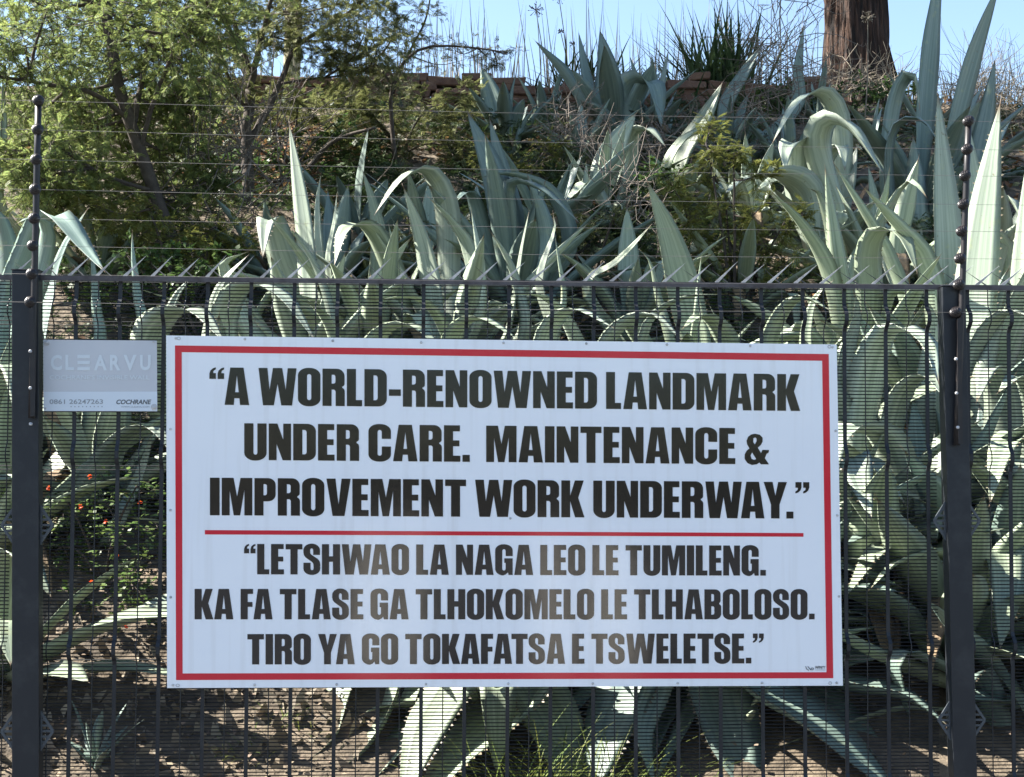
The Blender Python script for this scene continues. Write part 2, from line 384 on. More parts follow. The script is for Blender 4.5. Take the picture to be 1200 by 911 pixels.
# ---------------------------------------------------------------- main sign
SY = -.040
def bil(c, u, v):  # c: TL TR BR BL ; u right, v up
    tl, tr, br, bl = c; return (bl * (1 - u) + br * u) * (1 - v) + (tl * (1 - u) + tr * u) * v
sc = [W(194.7, 393.3, SY), W(980.5, 403.9, SY), W(987.8, 803.7, SY), W(195.8, 806.5, SY)]
sign = empty('notice_board', bil(sc, .5, 0), 'large white notice board with red border and bold black capitals fixed to the mesh fence', 'sign')
NB, MBV = 24, 12
bm_v, bm_f = [], []
for side, dy in ((0, 0.0), (1, .004)):
    for j in range(MBV + 1):
        for i in range(NB + 1):
            p = bil(sc, i / NB, j / MBV); bm_v.append((p.x, p.y + dy, p.z))
nn = (NB + 1) * (MBV + 1)
for j in range(MBV):
    for i in range(NB):
        a = j * (NB + 1) + i; q = (a, a + 1, a + NB + 2, a + NB + 1); bm_f.append(q); bm_f.append(tuple(nn + k for k in q[::-1]))
ring = [i for i in range(NB + 1)] + [j * (NB + 1) + NB for j in range(1, MBV + 1)] + [MBV * (NB + 1) + i for i in range(NB - 1, -1, -1)] + [j * (NB + 1) for j in range(MBV - 1, 0, -1)]
for k in range(len(ring)):
    a, b = ring[k], ring[(k + 1) % len(ring)]; bm_f.append((a, nn + a, nn + b, b))
board = mesh_obj('board', bm_v, bm_f, M_white, sign)
def flat(quads, name, m, parent, y, th=.0006):
    mb = MB()
    for q in quads:
        ps = [W(px, py, y) for px, py in q]
        mb.box8([Vector((p.x, y, p.z)) for p in ps] + [Vector((p.x, y + th, p.z)) for p in ps])
    return mb.build(name, m, parent)
ob = [(205, 405), (971.2, 415.1), (976.5, 795.0), (206.3, 797.2)]; ib = [(213, 412.9), (963.5, 423), (968.6, 788), (214, 789.4)]
flat([[ob[k], ob[(k + 1) % 4], ib[(k + 1) % 4], ib[k]] for k in range(4)], 'border', M_red, sign, SY - .0008)
flat([[(240, 621.4), (941.6, 624.9), (941.6, 629.2), (240, 626.5)]], 'divider_line', M_red, sign, SY - .0008)

# ---- heavy condensed capitals, drawn as outlines (cap height 1)
def arc(cx, cy, rx, ry, a0, a1, n=7):
    return [(cx + rx * math.cos(R(a0 + (a1 - a0) * k / n)), cy + ry * math.sin(R(a0 + (a1 - a0) * k / n))) for k in range(n + 1)]
def rr(x0, y0, x1, y1, rx, ry):
    return arc(x1 - rx, y1 - ry, rx, ry, 0, 90) + arc(x0 + rx, y1 - ry, rx, ry, 90, 180) + arc(x0 + rx, y0 + ry, rx, ry, 180, 270) + arc(x1 - rx, y0 + ry, rx, ry, 270, 360)
def rc(x0, y0, x1, y1): return [(x0, y0), (x1, y0), (x1, y1), (x0, y1)]
S_ = .235
GL = {
 'I': (.25, [rc(0, 0, .25, 1)]),
 'L': (.40, [[(0, 0), (.395, 0), (.395, .165), (S_, .165), (S_, 1), (0, 1)]]),
 'E': (.425, [[(0, 0), (.425, 0), (.425, .165), (S_, .165), (S_, .425), (.40, .425), (.40, .585), (S_, .585), (S_, .835), (.415, .835), (.415, 1), (0, 1)]]),
 'F': (.41, [[(0, 0), (S_, 0), (S_, .41), (.39, .41), (.39, .57), (S_, .57), (S_, .835), (.41, .835), (.41, 1), (0, 1)]]),
 'T': (.55, [[(.157, 0), (.393, 0), (.393, .825), (.55, .825), (.55, 1), (0, 1), (0, .825), (.157, .825)]]),
 'H': (.60, [[(0, 0), (S_, 0), (S_, .42), (.365, .42), (.365, 0), (.60, 0), (.60, 1), (.365, 1), (.365, .6), (S_, .6), (S_, 1), (0, 1)]]),
 'N': (.57, [[(0, 0), (.2, 0), (.2, .45), (.355, 0), (.57, 0), (.57, 1), (.37, 1), (.37, .56), (.22, 1), (0, 1)]]),
 'M': (.79, [[(0, 0), (.205, 0), (.205, .66), (.31, 0), (.475, 0), (.585, .68), (.585, 0), (.79, 0), (.79, 1), (.485, 1), (.397, .5), (.305, 1), (0, 1)]]),
 'W': (.98, [[(.115, 0), (.395, 0), (.49, .58), (.585, 0), (.865, 0), (.98, 1), (.752, 1), (.70, .42), (.61, 1), (.37, 1), (.285, .42), (.228, 1), (0, 1)]]),
 'V': (.63, [[(.16, 0), (.47, 0), (.63, 1), (.395, 1), (.315, .3), (.235, 1), (0, 1)]]),
 'A': (.63, [[(0, 0), (.235, 0), (.25, .18), (.38, .18), (.395, 0), (.63, 0), (.485, 1), (.145, 1)], [(.268, .34), (.362, .34), (.315, .8)]]),
 'Y': (.63, [[(.2, 0), (.43, 0), (.43, .38), (.63, 1), (.395, 1), (.318, .62), (.24, 1), (0, 1), (.2, .38)]]),
 'K': (.61, [[(0, 0), (S_, 0), (S_, .44), (.365, 0), (.615, 0), (.45, .53), (.595, 1), (.36, 1), (S_, .58), (S_, 1), (0, 1)]]),
 'O': (.58, [rr(0, -.015, .58, 1.015, .27, .2), rr(S_, .15, .345, .85, .055, .06)]),
 'D': (.58, [[(0, 0)] + arc(.36, .2, .22, .2, 270, 360) + arc(.36, .8, .22, .2, 0, 90) + [(0, 1)], [(S_, .165)] + arc(.285, .235, .06, .07, 270, 360) + arc(.285, .765, .06, .07, 0, 90) + [(S_, .835)]]),
 'U': (.57, [[(0, 1)] + arc(.27, .2, .27, .215, 180, 270) + arc(.30, .2, .27, .215, 270, 360) + [(.57, 1), (.335, 1)] + arc(.285, .2, .05, .055, 360, 180) + [(S_, 1)]]),
 'C': (.58, [[(.58, .61)] + arc(.31, .815, .27, .2, 0, 90) + arc(.27, .815, .27, .2, 90, 180) + arc(.27, .185, .27, .2, 180, 270) + arc(.31, .185, .27, .2, 270, 360) + [(.58, .40), (.345, .40)] + arc(.29, .205, .055, .06, 360, 180) + arc(.29, .795, .055, .06, 180, 0) + [(.345, .61)]]),
 'G': (.585, [[(.585, .625)] + arc(.315, .815, .27, .2, 0, 90) + arc(.27, .815, .27, .2, 90, 180) + arc(.27, .2, .27, .215, 180, 270) + [(.36, .02), (.425, .09), (.45, 0), (.585, 0), (.585, .55), (.305, .55), (.305, .40), (.35, .40)] + arc(.293, .205, .057, .06, 360, 180) + arc(.293, .795, .057, .06, 180, 0) + [(.35, .625)]]),
 'P': (.55, [[(0, 0), (S_, 0), (S_, .38)] + arc(.35, .56, .2, .18, 270, 360) + arc(.35, .82, .2, .18, 0, 90) + [(0, 1)], [(S_, .54)] + arc(.275, .6, .05, .06, 270, 360) + arc(.275, .78, .05, .06, 0, 90) + [(S_, .84)]]),
 'R': (.575, [[(0, 0), (S_, 0), (S_, .44)] + arc(.285, .38, .055, .06, 90, 0) + [(.34, 0), (.575, 0), (.575, .36)] + arc(.475, .385, .10, .11, 0, 70) + arc(.475, .60, .095, .085, 290, 360) + arc(.37, .80, .20, .2, 0, 90) + [(0, 1)], [(S_, .6)] + arc(.28, .655, .055, .055, 270, 360) + arc(.28, .785, .055, .055, 0, 90) + [(S_, .84)]]),
 'B': (.575, [[(0, 0)] + arc(.375, .19, .2, .19, 270, 360) + arc(.45, .40, .125, .12, 0, 60) + arc(.45, .63, .105, .10, 300, 360) + arc(.365, .82, .19, .18, 0, 90) + [(0, 1)],
              [(S_, .155)] + arc(.285, .21, .055, .055, 270, 360) + arc(.285, .38, .055, .055, 0, 90) + [(S_, .435)], [(S_, .6)] + arc(.275, .65, .055, .05, 270, 360) + arc(.275, .795, .055, .05, 0, 90) + [(S_, .845)]]),
 'S': (.555, [[(.545, .645)] + arc(.285, .80, .26, .215, 0, 90) + arc(.26, .80, .26, .215, 90, 180) + [(0, .72), (.02, .63), (.07, .565), (.17, .49), (.28, .415), (.32, .37), (.33, .32)] + arc(.285, .20, .05, .06, 0, -180) + [(.235, .385), (0, .385)] + arc(.27, .19, .27, .205, 180, 270) + arc(.285, .19, .27, .205, 270, 360) + [(.555, .33), (.535, .43), (.47, .515), (.37, .58), (.27, .645), (.23, .69), (.222, .74)] + arc(.272, .80, .05, .06, 180, 0) + [(.322, .645)]]),
 '&': (.66, [[(.655, 0), (.44, 0), (.40, .05), (.33, 0), (.20, -.02), (.085, .03), (.01, .14), (.01, .27), (.06, .37), (.135, .44), (.075, .55), (.06, .65), (.1, .76), (.18, .825), (.29, .845), (.41, .82), (.485, .74), (.485, .63), (.44, .54), (.355, .46), (.445, .31), (.48, .40), (.655, .40), (.645, .33), (.59, .29), (.545, .17)],
             [(.24, .72), (.29, .745), (.325, .71), (.325, .64), (.275, .55), (.235, .62)], [(.205, .33), (.315, .145), (.26, .12), (.19, .15), (.165, .24)]]),
 '.': (.19, [rc(0, 0, .19, .19)]),
 '-': (.31, [rc(0, .29, .31, .465)]),
}
qm = [(0, 0), (.165, 0), (.165, .155), (.095, .155), (.105, .215), (.165, .26), (.165, .31), (.09, .285), (.025, .225), (0, .14)]
GL['<'] = (.375, [[(x, y + .69) for x, y in qm], [(x + .21, y + .69) for x, y in qm]])
GL['>'] = (.375, [[(.375 - x, 1 - y) for x, y in qm], [(.165 - x, 1 - y) for x, y in qm]])
KERN = {'LT': -.06, 'TY': .0, 'AY': -.05, 'YA': -.06, 'WA': -.05, 'AW': -.04, 'VE': -.01, 'TA': -.05, 'AT': -.05, 'FA': -.04, 'LA': -.0, 'KA': -.02, 'AS': -.01, 'Y.': -.07, 'AV': -.05, 'TS': -.02, 'DA': -.02, '<A': -.04, 'AR': -.0, 'RK': 0, 'AF': -.01, 'WO': -.02}
TIGHT = 'AVWYTK'
def outlines(txt):
    x = 0; out = []
    for i, ch in enumerate(txt):
        if ch == ' ': x += .185; continue
        w, ps = GL[ch]
        nxt = txt[i + 1] if i + 1 < len(txt) else ''
        for p in ps: out.append([(x + a, b) for a, b in p])
        x += w + (.055 if not (ch in 'AVWY' and nxt in 'AVWYT') else .03) + KERN.get(ch + nxt, 0)
    xs = [a for p in out for a, b in p]; return out, min(xs), max(xs)
def fill_curve(paths):
    cu = bpy.data.curves.new('t', 'CURVE'); cu.dimensions = '2D'; cu.fill_mode = 'FRONT'
    for p in paths:
        q = [p[0]]
        for a in p[1:]:
            if abs(a[0] - q[-1][0]) + abs(a[1] - q[-1][1]) > 1e-5: q.append(a)
        if abs(q[0][0] - q[-1][0]) + abs(q[0][1] - q[-1][1]) < 1e-5: q.pop()
        s = cu.splines.new('POLY'); s.points.add(len(q) - 1); s.use_cyclic_u = True
        for k, (a, b) in enumerate(q): s.points[k].co = (a, b, 0, 1)
    o = bpy.data.objects.new('t', cu); me = bpy.data.meshes.new_from_object(o); bpy.data.objects.remove(o)
    v = [tuple(x.co) for x in me.vertices]; f = [tuple(p.vertices) for p in me.polygons]; bpy.data.meshes.remove(me); return v, f
def facing(v, f):
    out = []
    for p in f:
        a, b, c = v[p[0]], v[p[1]], v[p[2]]
        out.append(tuple(p) if (b - a).cross(c - a).y < 0 else tuple(p[::-1]))
    return out
def text_line(txt, tl, tr, br, bl, name='lettering'):
    ps, x0, x1 = outlines(txt); v, f = fill_curve(ps)
    c = [W(*q, SY - .0012) for q in (tl, tr, br, bl)]
    vv = [bil(c, (a - x0) / (x1 - x0), b) for a, b, _ in v]
    return mesh_obj(name, vv, facing(vv, f), M_black, sign)
text_line('<A WORLD-RENOWNED LANDMARK', (245.4, 430.6), (937.7, 438.8), (937.7, 481.8), (245.4, 474.4))
text_line('UNDER CARE.  MAINTENANCE &', (286.2, 496.2), (901.2, 502.2), (901.2, 544.4), (286.2, 539.2))
text_line('IMPROVEMENT WORK UNDERWAY.>', (246, 560), (948.4, 565.3), (948.4, 608), (246, 604))
text_line('<LETSHWAO LA NAGA LEO LE TUMILENG.', (286, 637.6), (897.5, 639.6), (897.5, 674.8), (286, 673.2))
text_line('KA FA TLASE GA TLHOKOMELO LE TLHABOLOSO.', (228, 690.3), (954.6, 691), (954.6, 726), (228, 726))
text_line('TIRO YA GO TOKAFATSA E TSWELETSE.>', (289.9, 743.3), (895, 742.6), (895, 777.6), (289.9, 778.9))
for px, py in [(206, 396.5), (287, 397.6), (390, 399.5), (493.5, 401.5), (590, 402), (687, 402.8), (781.5, 404), (879, 405.5), (975.5, 407), (199.8, 503), (199.6, 598), (200, 700), (202.7, 803),
               (298.3, 802.5), (394.5, 802.2), (499, 801.8), (595.5, 801.3), (694.5, 801), (794, 800.7), (893, 800.4), (980.4, 800.3), (979, 505), (981, 604), (983, 699), (598, 607.5)]:
    b = MB(); b.lathe(W(px, py, SY), (0, -1, 0), [(0, .0048), (.0015, .0048), (.003, .003)], 8); b.build('rivet', M_galv, sign)
for px, py in ((972.8, 800.6), (208.2, 803.4), (972, 406.6), (209.5, 396.8)):
    b = MB(); c = W(px, py, SY - .001); b.tube([c + Vector((.006 * math.cos(k * .7854), 0, .005 * math.sin(k * .7854))) for k in range(9)], .0011, 4); b.build('eyelet_ring', M_galv, sign)
# small printer's mark in the corner
def builtin_text(txt, tl, tr, br, bl, y, m, parent, name='lettering', bold=0.0, shear=0.0):
    cu = bpy.data.curves.new('t', 'FONT'); cu.body = txt; cu.offset = bold; cu.shear = shear; cu.resolution_u = 3
    o = bpy.data.objects.new('t', cu); me = bpy.data.meshes.new_from_object(o); bpy.data.objects.remove(o)
    v = [tuple(x.co) for x in me.vertices]; f = [tuple(p.vertices) for p in me.polygons]
    x0 = min(a[0] for a in v); x1 = max(a[0] for a in v); y0 = min(a[1] for a in v); y1 = max(a[1] for a in v)
    c = [W(*q, y) for q in (tl, tr, br, bl)]
    vv = [bil(c, (a[0] - x0) / (x1 - x0), (a[1] - y0) / (y1 - y0)) for a in v]
    return mesh_obj(name, vv, facing(vv, f), m, parent)
mk = MB()
for pts in ([(944, 781), (945.2, 784), (948, 785.8)], [(946.6, 781), (948.4, 783.2), (950.2, 785.4), (952.8, 785.2), (953.6, 783.4), (951.6, 782.8), (950.2, 784.4)]):
    mk.tube([W(a, b, SY - .0012) for a, b in pts], .0011, 4)
lg = mk.build('printer_mark', M_black, sign)
builtin_text('INFINITY', (955.6, 780.6), (967.4, 780.8), (967.4, 784), (955.6, 783.8), SY - .0012, M_black, lg, bold=.02)
flat([[(955.6, 785.0), (967, 785.1), (967, 785.6), (955.6, 785.5)]], 'strap_line', M_ptext2, lg, SY - .0012)

# ---------------------------------------------------------------- small plaque
QY = -.034
def Z8(x, y): return (40 + x / 7.5, 390 + y / 7.5)
pq = [Z8(80, 62), Z8(1078, 70), Z8(1082, 692), Z8(82, 690)]
plq = empty('plaque', W(*Z8(580, 690), QY), 'small weathered grey plaque with faded lettering wired to the mesh left of the large board', 'sign')
mb = MB(); c = [W(*q, QY) for q in pq]
mb.box8([Vector((c[3].x, QY, c[3].z)), Vector((c[2].x, QY, c[2].z)), Vector((c[2].x, QY + .003, c[2].z)), Vector((c[3].x, QY + .003, c[3].z)),
         Vector((c[0].x, QY, c[0].z)), Vector((c[1].x, QY, c[1].z)), Vector((c[1].x, QY + .003, c[1].z)), Vector((c[0].x, QY + .003, c[0].z))])
mb.build('plate', M_grey, plq)
flat([[Z8(82, 520), Z8(1081, 518), Z8(1081.5, 690), Z8(83, 688)]], 'lower_band', M_plite, plq, QY - .0006, .0005)
def zt(txt, x0, y0, x1, y1, m, **k): return builtin_text(txt, Z8(x0, y0), Z8(x1, y0), Z8(x1, y1), Z8(x0, y1), QY - .0012, m, plq, **k)
for ch, a, b in (('C', 145, 245), ('L', 275, 350), ('A', 525, 640), ('R', 665, 760), ('V', 785, 900), ('U', 930, 1025)): zt(ch, a, 195, b, 332, M_pghost, bold=.035)
flat([[Z8(380, y), Z8(490, y), Z8(490, y + 30), Z8(380, y + 30)] for y in (195, 248, 302)], 'lettering', M_pghost, plq, QY - .0012, .0003)
zt("COCHRANE'S INVISIBLE WALL", 135, 374, 1015, 412, M_pghost, bold=.015)
zt('0861 26247263', 135, 586, 605, 628, M_ptext2, bold=.012)
zt('COCHRANE', 722, 588, 1030, 630, M_ptext, bold=.03, shear=.25)
zt('WWW.CLEARVU.COM', 765, 645, 1012, 660, M_ptext2)
flat([[Z8(x, 646), Z8(x + 9, 646), Z8(x + 9, 655), Z8(x, 655)] for x in range(320, 600, 34)], 'worn_print', M_ptext2, plq, QY - .0012, .0003)
for x, y, r in ((112, 90, .0105), (1055, 655, .0115), (1050, 80, .004), (102, 666, .0035)):
    b = MB(); b.lathe(W(*Z8(x, y), QY), (0, -1, 0), [(0, r), (.002, r), (.0025, r * .55), (.006, r * .5), (.007, r * .3)], 14); b.build('washer_bolt', M_galv, plq)
# ---------------------------------------------------------------- agaves
import numpy as np
NAT = 0
def leaf(parent, pts, w, m, h, twist=0.0, cup=.35, teeth=0, n=16, rnd=random):
    """one succulent leaf: centreline pts, greatest width w, heading h (horizontal unit vector away from the plant)"""
    P = catmull(pts, n); S0 = Vector((h[0], h[1], 0)).cross(Vector((0, 0, 1)))
    S0 = S0.normalized() if S0.length > 1e-6 else Vector((1, 0, 0))
    us = (-1, -.5, 0, .5, 1); V = []; UV = []; Fc = []; tv = []
    ph = rnd.uniform(0, 9); wf = rnd.uniform(5, 9); wa = rnd.uniform(.01, .05)
    Sp = S0
    for i, p in enumerate(P):
        t = i / n; T = (P[min(i + 1, n)] - P[max(i - 1, 0)]).normalized()
        s = S0 - T * S0.dot(T)
        if s.length < .25: s = Sp - T * Sp.dot(T)
        s.normalize()
        if s.dot(Sp) < 0 and i: s = -s
        Sp = s
        if twist: s = Matrix.Rotation(twist * t, 3, T) @ s
        N = s.cross(T)
        if t < .5: ww = .60 + .40 * smooth01(t / .5)
        else: ww = (1 - ((t - .5) / .5) ** 1.75) * .985 + .015
        hw = w / 2 * ww; th = w * (.17 * (1 - t) ** 1.4 + .022)* min(1, ww * 1.6); cc = cup * (1 - .35 * t)
        up = []
        for u in us:
            q = p + s * (u * hw * (1 - .18 * cc)) + N * (hw * cc * (abs(u) ** 1.35 - .35) + hw * wa * math.sin(wf * t * 3 + ph + u * 2) * abs(u))
            up.append(q)
        lo = [up[k] - N * th * (1 - us[k] ** 2) for k in (1, 2, 3)]
        V += up + lo; UV += [(u * .5 + .5, t) for u in us] + [(us[k] * .5 + .5, t) for k in (1, 2, 3)]
        tv.append((s, T, hw))
    for i in range(n):
        a = i * 8; b = a + 8
        for k in range(4): Fc.append((a + k, b + k, b + k + 1, a + k + 1))
        ch = (0, 5, 6, 7, 4)
        for k in range(4): Fc.append((a + ch[k], a + ch[k + 1], b + ch[k + 1], b + ch[k]))
    Fc.append((0, 1, 2, 3, 4, 7, 6, 5))
    # terminal spine
    a = n * 8; tip = P[-1] + (P[-1] - P[-2]).normalized() * w * .22; V.append(tip); UV.append((.5, 1)); ti = len(V) - 1
    for k in range(4): Fc.append((a + k, ti, a + k + 1))
    ch = (0, 5, 6, 7, 4)
    for k in range(4): Fc.append((a + ch[k + 1], ti, a + ch[k]))
    if teeth:
        for i in range(1, n - 1):
            for rep in range(teeth):
                for sgn, e in ((-1, 0), (1, 4)):
                    f = (rep + rnd.random() * .6) / teeth; A = V[i * 8 + e].lerp(V[(i + 1) * 8 + e], f); s, T, hw = tv[i]
                    d = w * .035; b = len(V)
                    V += [A - T * d * .7, A + T * d * .7, A + s * sgn * d * 1.5 + T * d * .4]; UV += [(.5, .99)] * 3; Fc.append((b, b + 1, b + 2))
    return mesh_obj('leaf', V, Fc, m, parent, True, UV)
def fit_front(pts, ymin=.17):
    b = pts[0]; lo = min(p.y for p in pts)
    if lo < ymin:
        k = (b.y - ymin) / (b.y - lo); pts = [Vector((p.x, b.y + (p.y - b.y) * k if p.y < b.y else p.y, p.z)) for p in pts]
    return pts
def generic(parent, base, az, e0, L, w, m, bend, fold, rnd, teeth=0):
    """leaf leaving the heart of a rosette: az heading, e0 starting elevation, bend total droop, fold = (where, how much) a sharp bend"""
    h = Vector((math.sin(az), math.cos(az), 0)); p = base + h * .05 * L; pts = [p.copy()]; K = 14; e = e0
    for k in range(K):
        t = (k + .5) / K
        ee = e0 - bend * t ** 1.8
        if fold: ee -= fold[1] * smooth01((t - fold[0] + .075) / .15)
        d = h * math.cos(ee) + Vector((0, 0, math.sin(ee))); p = p + d * (L / K); pts.append(p.copy())
    pts = fit_front(pts)
    for q in pts[2:]:
        g = bank(q.x, q.y) + .03
        if q.z < g: q.z = g
    leaf(parent, pts, w, m, h, rnd.uniform(-.5, .5), rnd.uniform(.12, .55), teeth, 16, rnd)

AGAVES = []
def agave(px, y, label, mi, heroes=(), fill=0, L=1.3, w=.16, el=(25, 82), az=(0, 360), seed=1, foldp=.3, zoff=0.0):
    """heroes: (pixel control points from low to tip, width px, depth at the low end, depth at the tip, heading deg or None, twist)"""
    rnd = random.Random(seed * 131 + int(px)); b = G(px, y) + Vector((0, 0, zoff - .03))
    root = empty('agave', b, label, 'agave', 'agaves growing on the bank'); m = M_ag[mi]
    for hpx, wp, y0, y1, hd, tw, *cp in heroes:
        n = len(hpx); pts = [W(a, c, y0 + (y1 - y0) * (i / (n - 1)) ** 1.3) for i, (a, c) in enumerate(hpx)]
        if hd is None:
            d = pts[-1] - pts[0]; h = Vector((d.x, d.y, 0))
        else: h = Vector((math.sin(R(hd)), math.cos(R(hd)), 0))
        if (pts[0] - b).length > .12: pts = [b.lerp(pts[0], .05)] + pts
        pts = fit_front(pts)
        leaf(root, pts, wp / ppm((y0 + y1) / 2), m, h, tw, cp[0] if cp else rnd.uniform(.25, .6), 2 if y < 4.5 else 0, 20, rnd)
    for k in range(fill):
        f = (k + .5) / fill; a = R(az[0]) + (k * 2.39996 % (2 * math.pi)) / (2 * math.pi) * R(az[1] - az[0]); a += rnd.uniform(-.2, .2)
        e = R(el[1]) - (R(el[1]) - R(el[0])) * f ** .9 + rnd.uniform(-.1, .1)
        bend = rnd.uniform(.1, .7) * (.4 + f); fold = None
        if rnd.random() < foldp * .6: fold = (rnd.uniform(.4, .7), rnd.uniform(1.3, 2.6))
        generic(root, b + Vector((0, 0, .1 * (1 - f))), a, e, L * rnd.uniform(.6, 1.15) * (.8 + .2 * math.sin(f * 3.1)), w * rnd.uniform(.65, 1.25), m, bend, fold, rnd, 1 if y < 3.2 else 0)
    for k in range(3 if fill > 7 and L > .7 else 0):   # withered leaves hanging at the base
        a = R(rnd.uniform(90, 270)); generic(root, b + Vector((0, 0, .12)), a, R(rnd.uniform(15, 45)), L * rnd.uniform(.5, .8), w * rnd.uniform(.45, .7), M_dead, rnd.uniform(.8, 1.6), (rnd.uniform(.25, .5), rnd.uniform(.6, 1.4)), rnd)
    AGAVES.append(root); return root

V0 = 180   # heading towards the camera (adaxial side away), 0 = away from the camera
agave(1130, 3.0, 'tall agave with two big upright leaves rising either side of the right insulator pole', 0,
      [([(1119, 480), (1113, 360), (1107, 240), (1099, 110)], 56, 3.05, 3.0, -30, -.1, .3), ([(1135, 460), (1143, 350), (1155, 240), (1172, 122)], 58, 2.45, 2.2, 46, .05, .12),
       ([(1190, 420), (1194, 330), (1198, 260), (1203, 190)], 26, 2.6, 2.5, 60, 0), ([(1150, 400), (1175, 300), (1200, 262), (1235, 290)], 40, 3.0, 2.6, None, 0),
       ([(1150, 420), (1172, 345), (1176, 290), (1150, 268), (1120, 300)], 34, 3.1, 2.6, 230, 0)], 12, 1.5, .2, (15, 70), (60, 300), 3, .5)
agave(1000, 3.5, 'spiky agave left of the right pole with many narrow crossing leaf tips', 1,
      [([(990, 400), (985, 330), (976, 260), (967, 197)], 26, 3.4, 3.3, 200, .5), ([(985, 400), (970, 320), (940, 265), (903, 224)], 34, 3.4, 3.1, 240, 0),
       ([(1095, 420), (1085, 310), (1050, 262), (1012, 220)], 36, 3.0, 2.7, 215, 0), ([(1060, 380), (1040, 300), (1010, 245), (978, 193)], 26, 3.6, 3.5, 250, .3),
       ([(1020, 360), (1018, 300), (1030, 270), (1058, 275), (1075, 320)], 40, 3.2, 2.7, None, 0), ([(1020, 340), (1030, 260), (1038, 225), (1043, 194)], 22, 3.8, 3.8, 20, .6),
       ([(1000, 330), (1035, 260), (1065, 212), (1085, 230)], 40, 3.9, 3.6, 150, .4), ([(985, 330), (975, 270), (958, 225), (950, 222)], 30, 3.9, 3.8, 200, 0)], 14, 1.25, .17, (20, 75), (80, 290), 5, .35)
agave(1085, 6.8, 'tallest agave at the top right whose leaves rise against the sky', 2,
      [([(1078, 240), (1082, 150), (1090, 50), (1103, -50)], 36, 6.8, 6.9, -35, -.2), ([(1100, 240), (1118, 150), (1142, 60), (1172, -22)], 33, 6.7, 6.7, -35, -.3),
       ([(1130, 240), (1148, 170), (1158, 120), (1166, 70)], 26, 6.6, 6.6, 200, 0), ([(1042, 250), (1045, 150), (1058, 95), (1072, 92), (1078, 130)], 40, 6.6, 6.3, 120, -.5),
       ([(1050, 260), (1040, 190), (1050, 145), (1080, 140), (1102, 170)], 42, 6.2, 5.8, 120, 0), ([(1075, 270), (1072, 200), (1070, 160)], 36, 6.2, 6.2, 190, 0),
       ([(1100, 250), (1140, 200), (1185, 235)], 34, 6.2, 5.8, None, 0)], 10, 1.5, .22, (25, 70), (60, 300), 8, .3)
agave(975, 5.8, 'agave with broad pale folded-over leaves below the shaggy tree trunk', 0,
      [([(985, 260), (962, 175), (970, 142), (998, 150), (1035, 204)], 46, 5.7, 5.0, 150, -.3), ([(985, 230), (983, 140), (962, 107), (932, 122), (906, 166)], 30, 6.0, 5.5, 215, .3),
       ([(945, 260), (935, 200), (935, 168), (922, 172), (920, 200)], 40, 5.8, 5.3, 190, 0), ([(955, 290), (945, 225), (910, 203), (870, 212), (850, 228)], 48, 5.5, 4.8, 215, .2),
       ([(965, 250), (960, 200), (985, 170), (990, 200)], 34, 6.0, 5.6, 170, 0)], 14, 1.2, .2, (20, 75), (60, 300), 9, .6)
agave(600, 4.7, 'large blue-green agave in the middle with a broad upright leaf and a long drooping arm', 2,
      [([(606, 340), (592, 260), (575, 195), (548, 132)], 44, 4.6, 4.6, -30, -.2), ([(604, 340), (598, 250), (585, 190), (574, 140)], 34, 4.8, 4.8, 330, -.2),
       ([(630, 330), (640, 280), (632, 240), (618, 205)], 28, 4.5, 4.4, 190, .3), ([(600, 260), (600, 215), (635, 222), (680, 262)], 26, 4.4, 4.0, 140, 0),
       ([(640, 330), (665, 285), (645, 228), (600, 205), (565, 208)], 40, 4.7, 4.5, 250, 0), ([(580, 330), (562, 260), (550, 225), (530, 240)], 30, 4.8, 4.4, None, 0)], 16, 1.2, .18, (20, 75), (70, 290), 11, .35)
agave(530, 3.9, 'agave with a hooped leaf and slim pale-edged spikes left of the blue-green one', 0,
      [([(525, 320), (522, 240), (500, 199), (470, 210), (440, 250)], 36, 4.1, 3.6, 215, .2), ([(515, 400), (504, 320), (490, 265), (473, 220)], 32, 3.6, 3.5, 45, .3, .3),
       ([(560, 390), (550, 300), (530, 262), (504, 233)], 40, 3.8, 3.6, 240, 0), ([(560, 380), (565, 320), (558, 275), (552, 245)], 16, 3.4, 3.4, 180, .5),
       ([(610, 400), (604, 330), (590, 295), (575, 272)], 20, 3.4, 3.3, 220, .2), ([(590, 400), (606, 330), (612, 290), (620, 248)], 18, 3.4, 3.4, 90, .4), ([(640, 400), (632, 330), (650, 270), (648, 250)], 18, 3.5, 3.5, 60, .3)], 14, 1.15, .16, (20, 70), (80, 290), 12, .35)
agave(440, 3.8, 'agave above the plaque side of the board with one leaf curled over like a hook', 1,
      [([(470, 370), (455, 310), (432, 266), (405, 268), (392, 310)], 38, 3.8, 3.3, 215, 0), ([(440, 360), (445, 300), (440, 250), (425, 200)], 24, 4.0, 4.0, 20, .4), ([(450, 380), (462, 340), (464, 300), (455, 262)], 18, 3.6, 3.5, 150, .4)], 14, 1.15, .17, (20, 70), (80, 290), 13, .45)
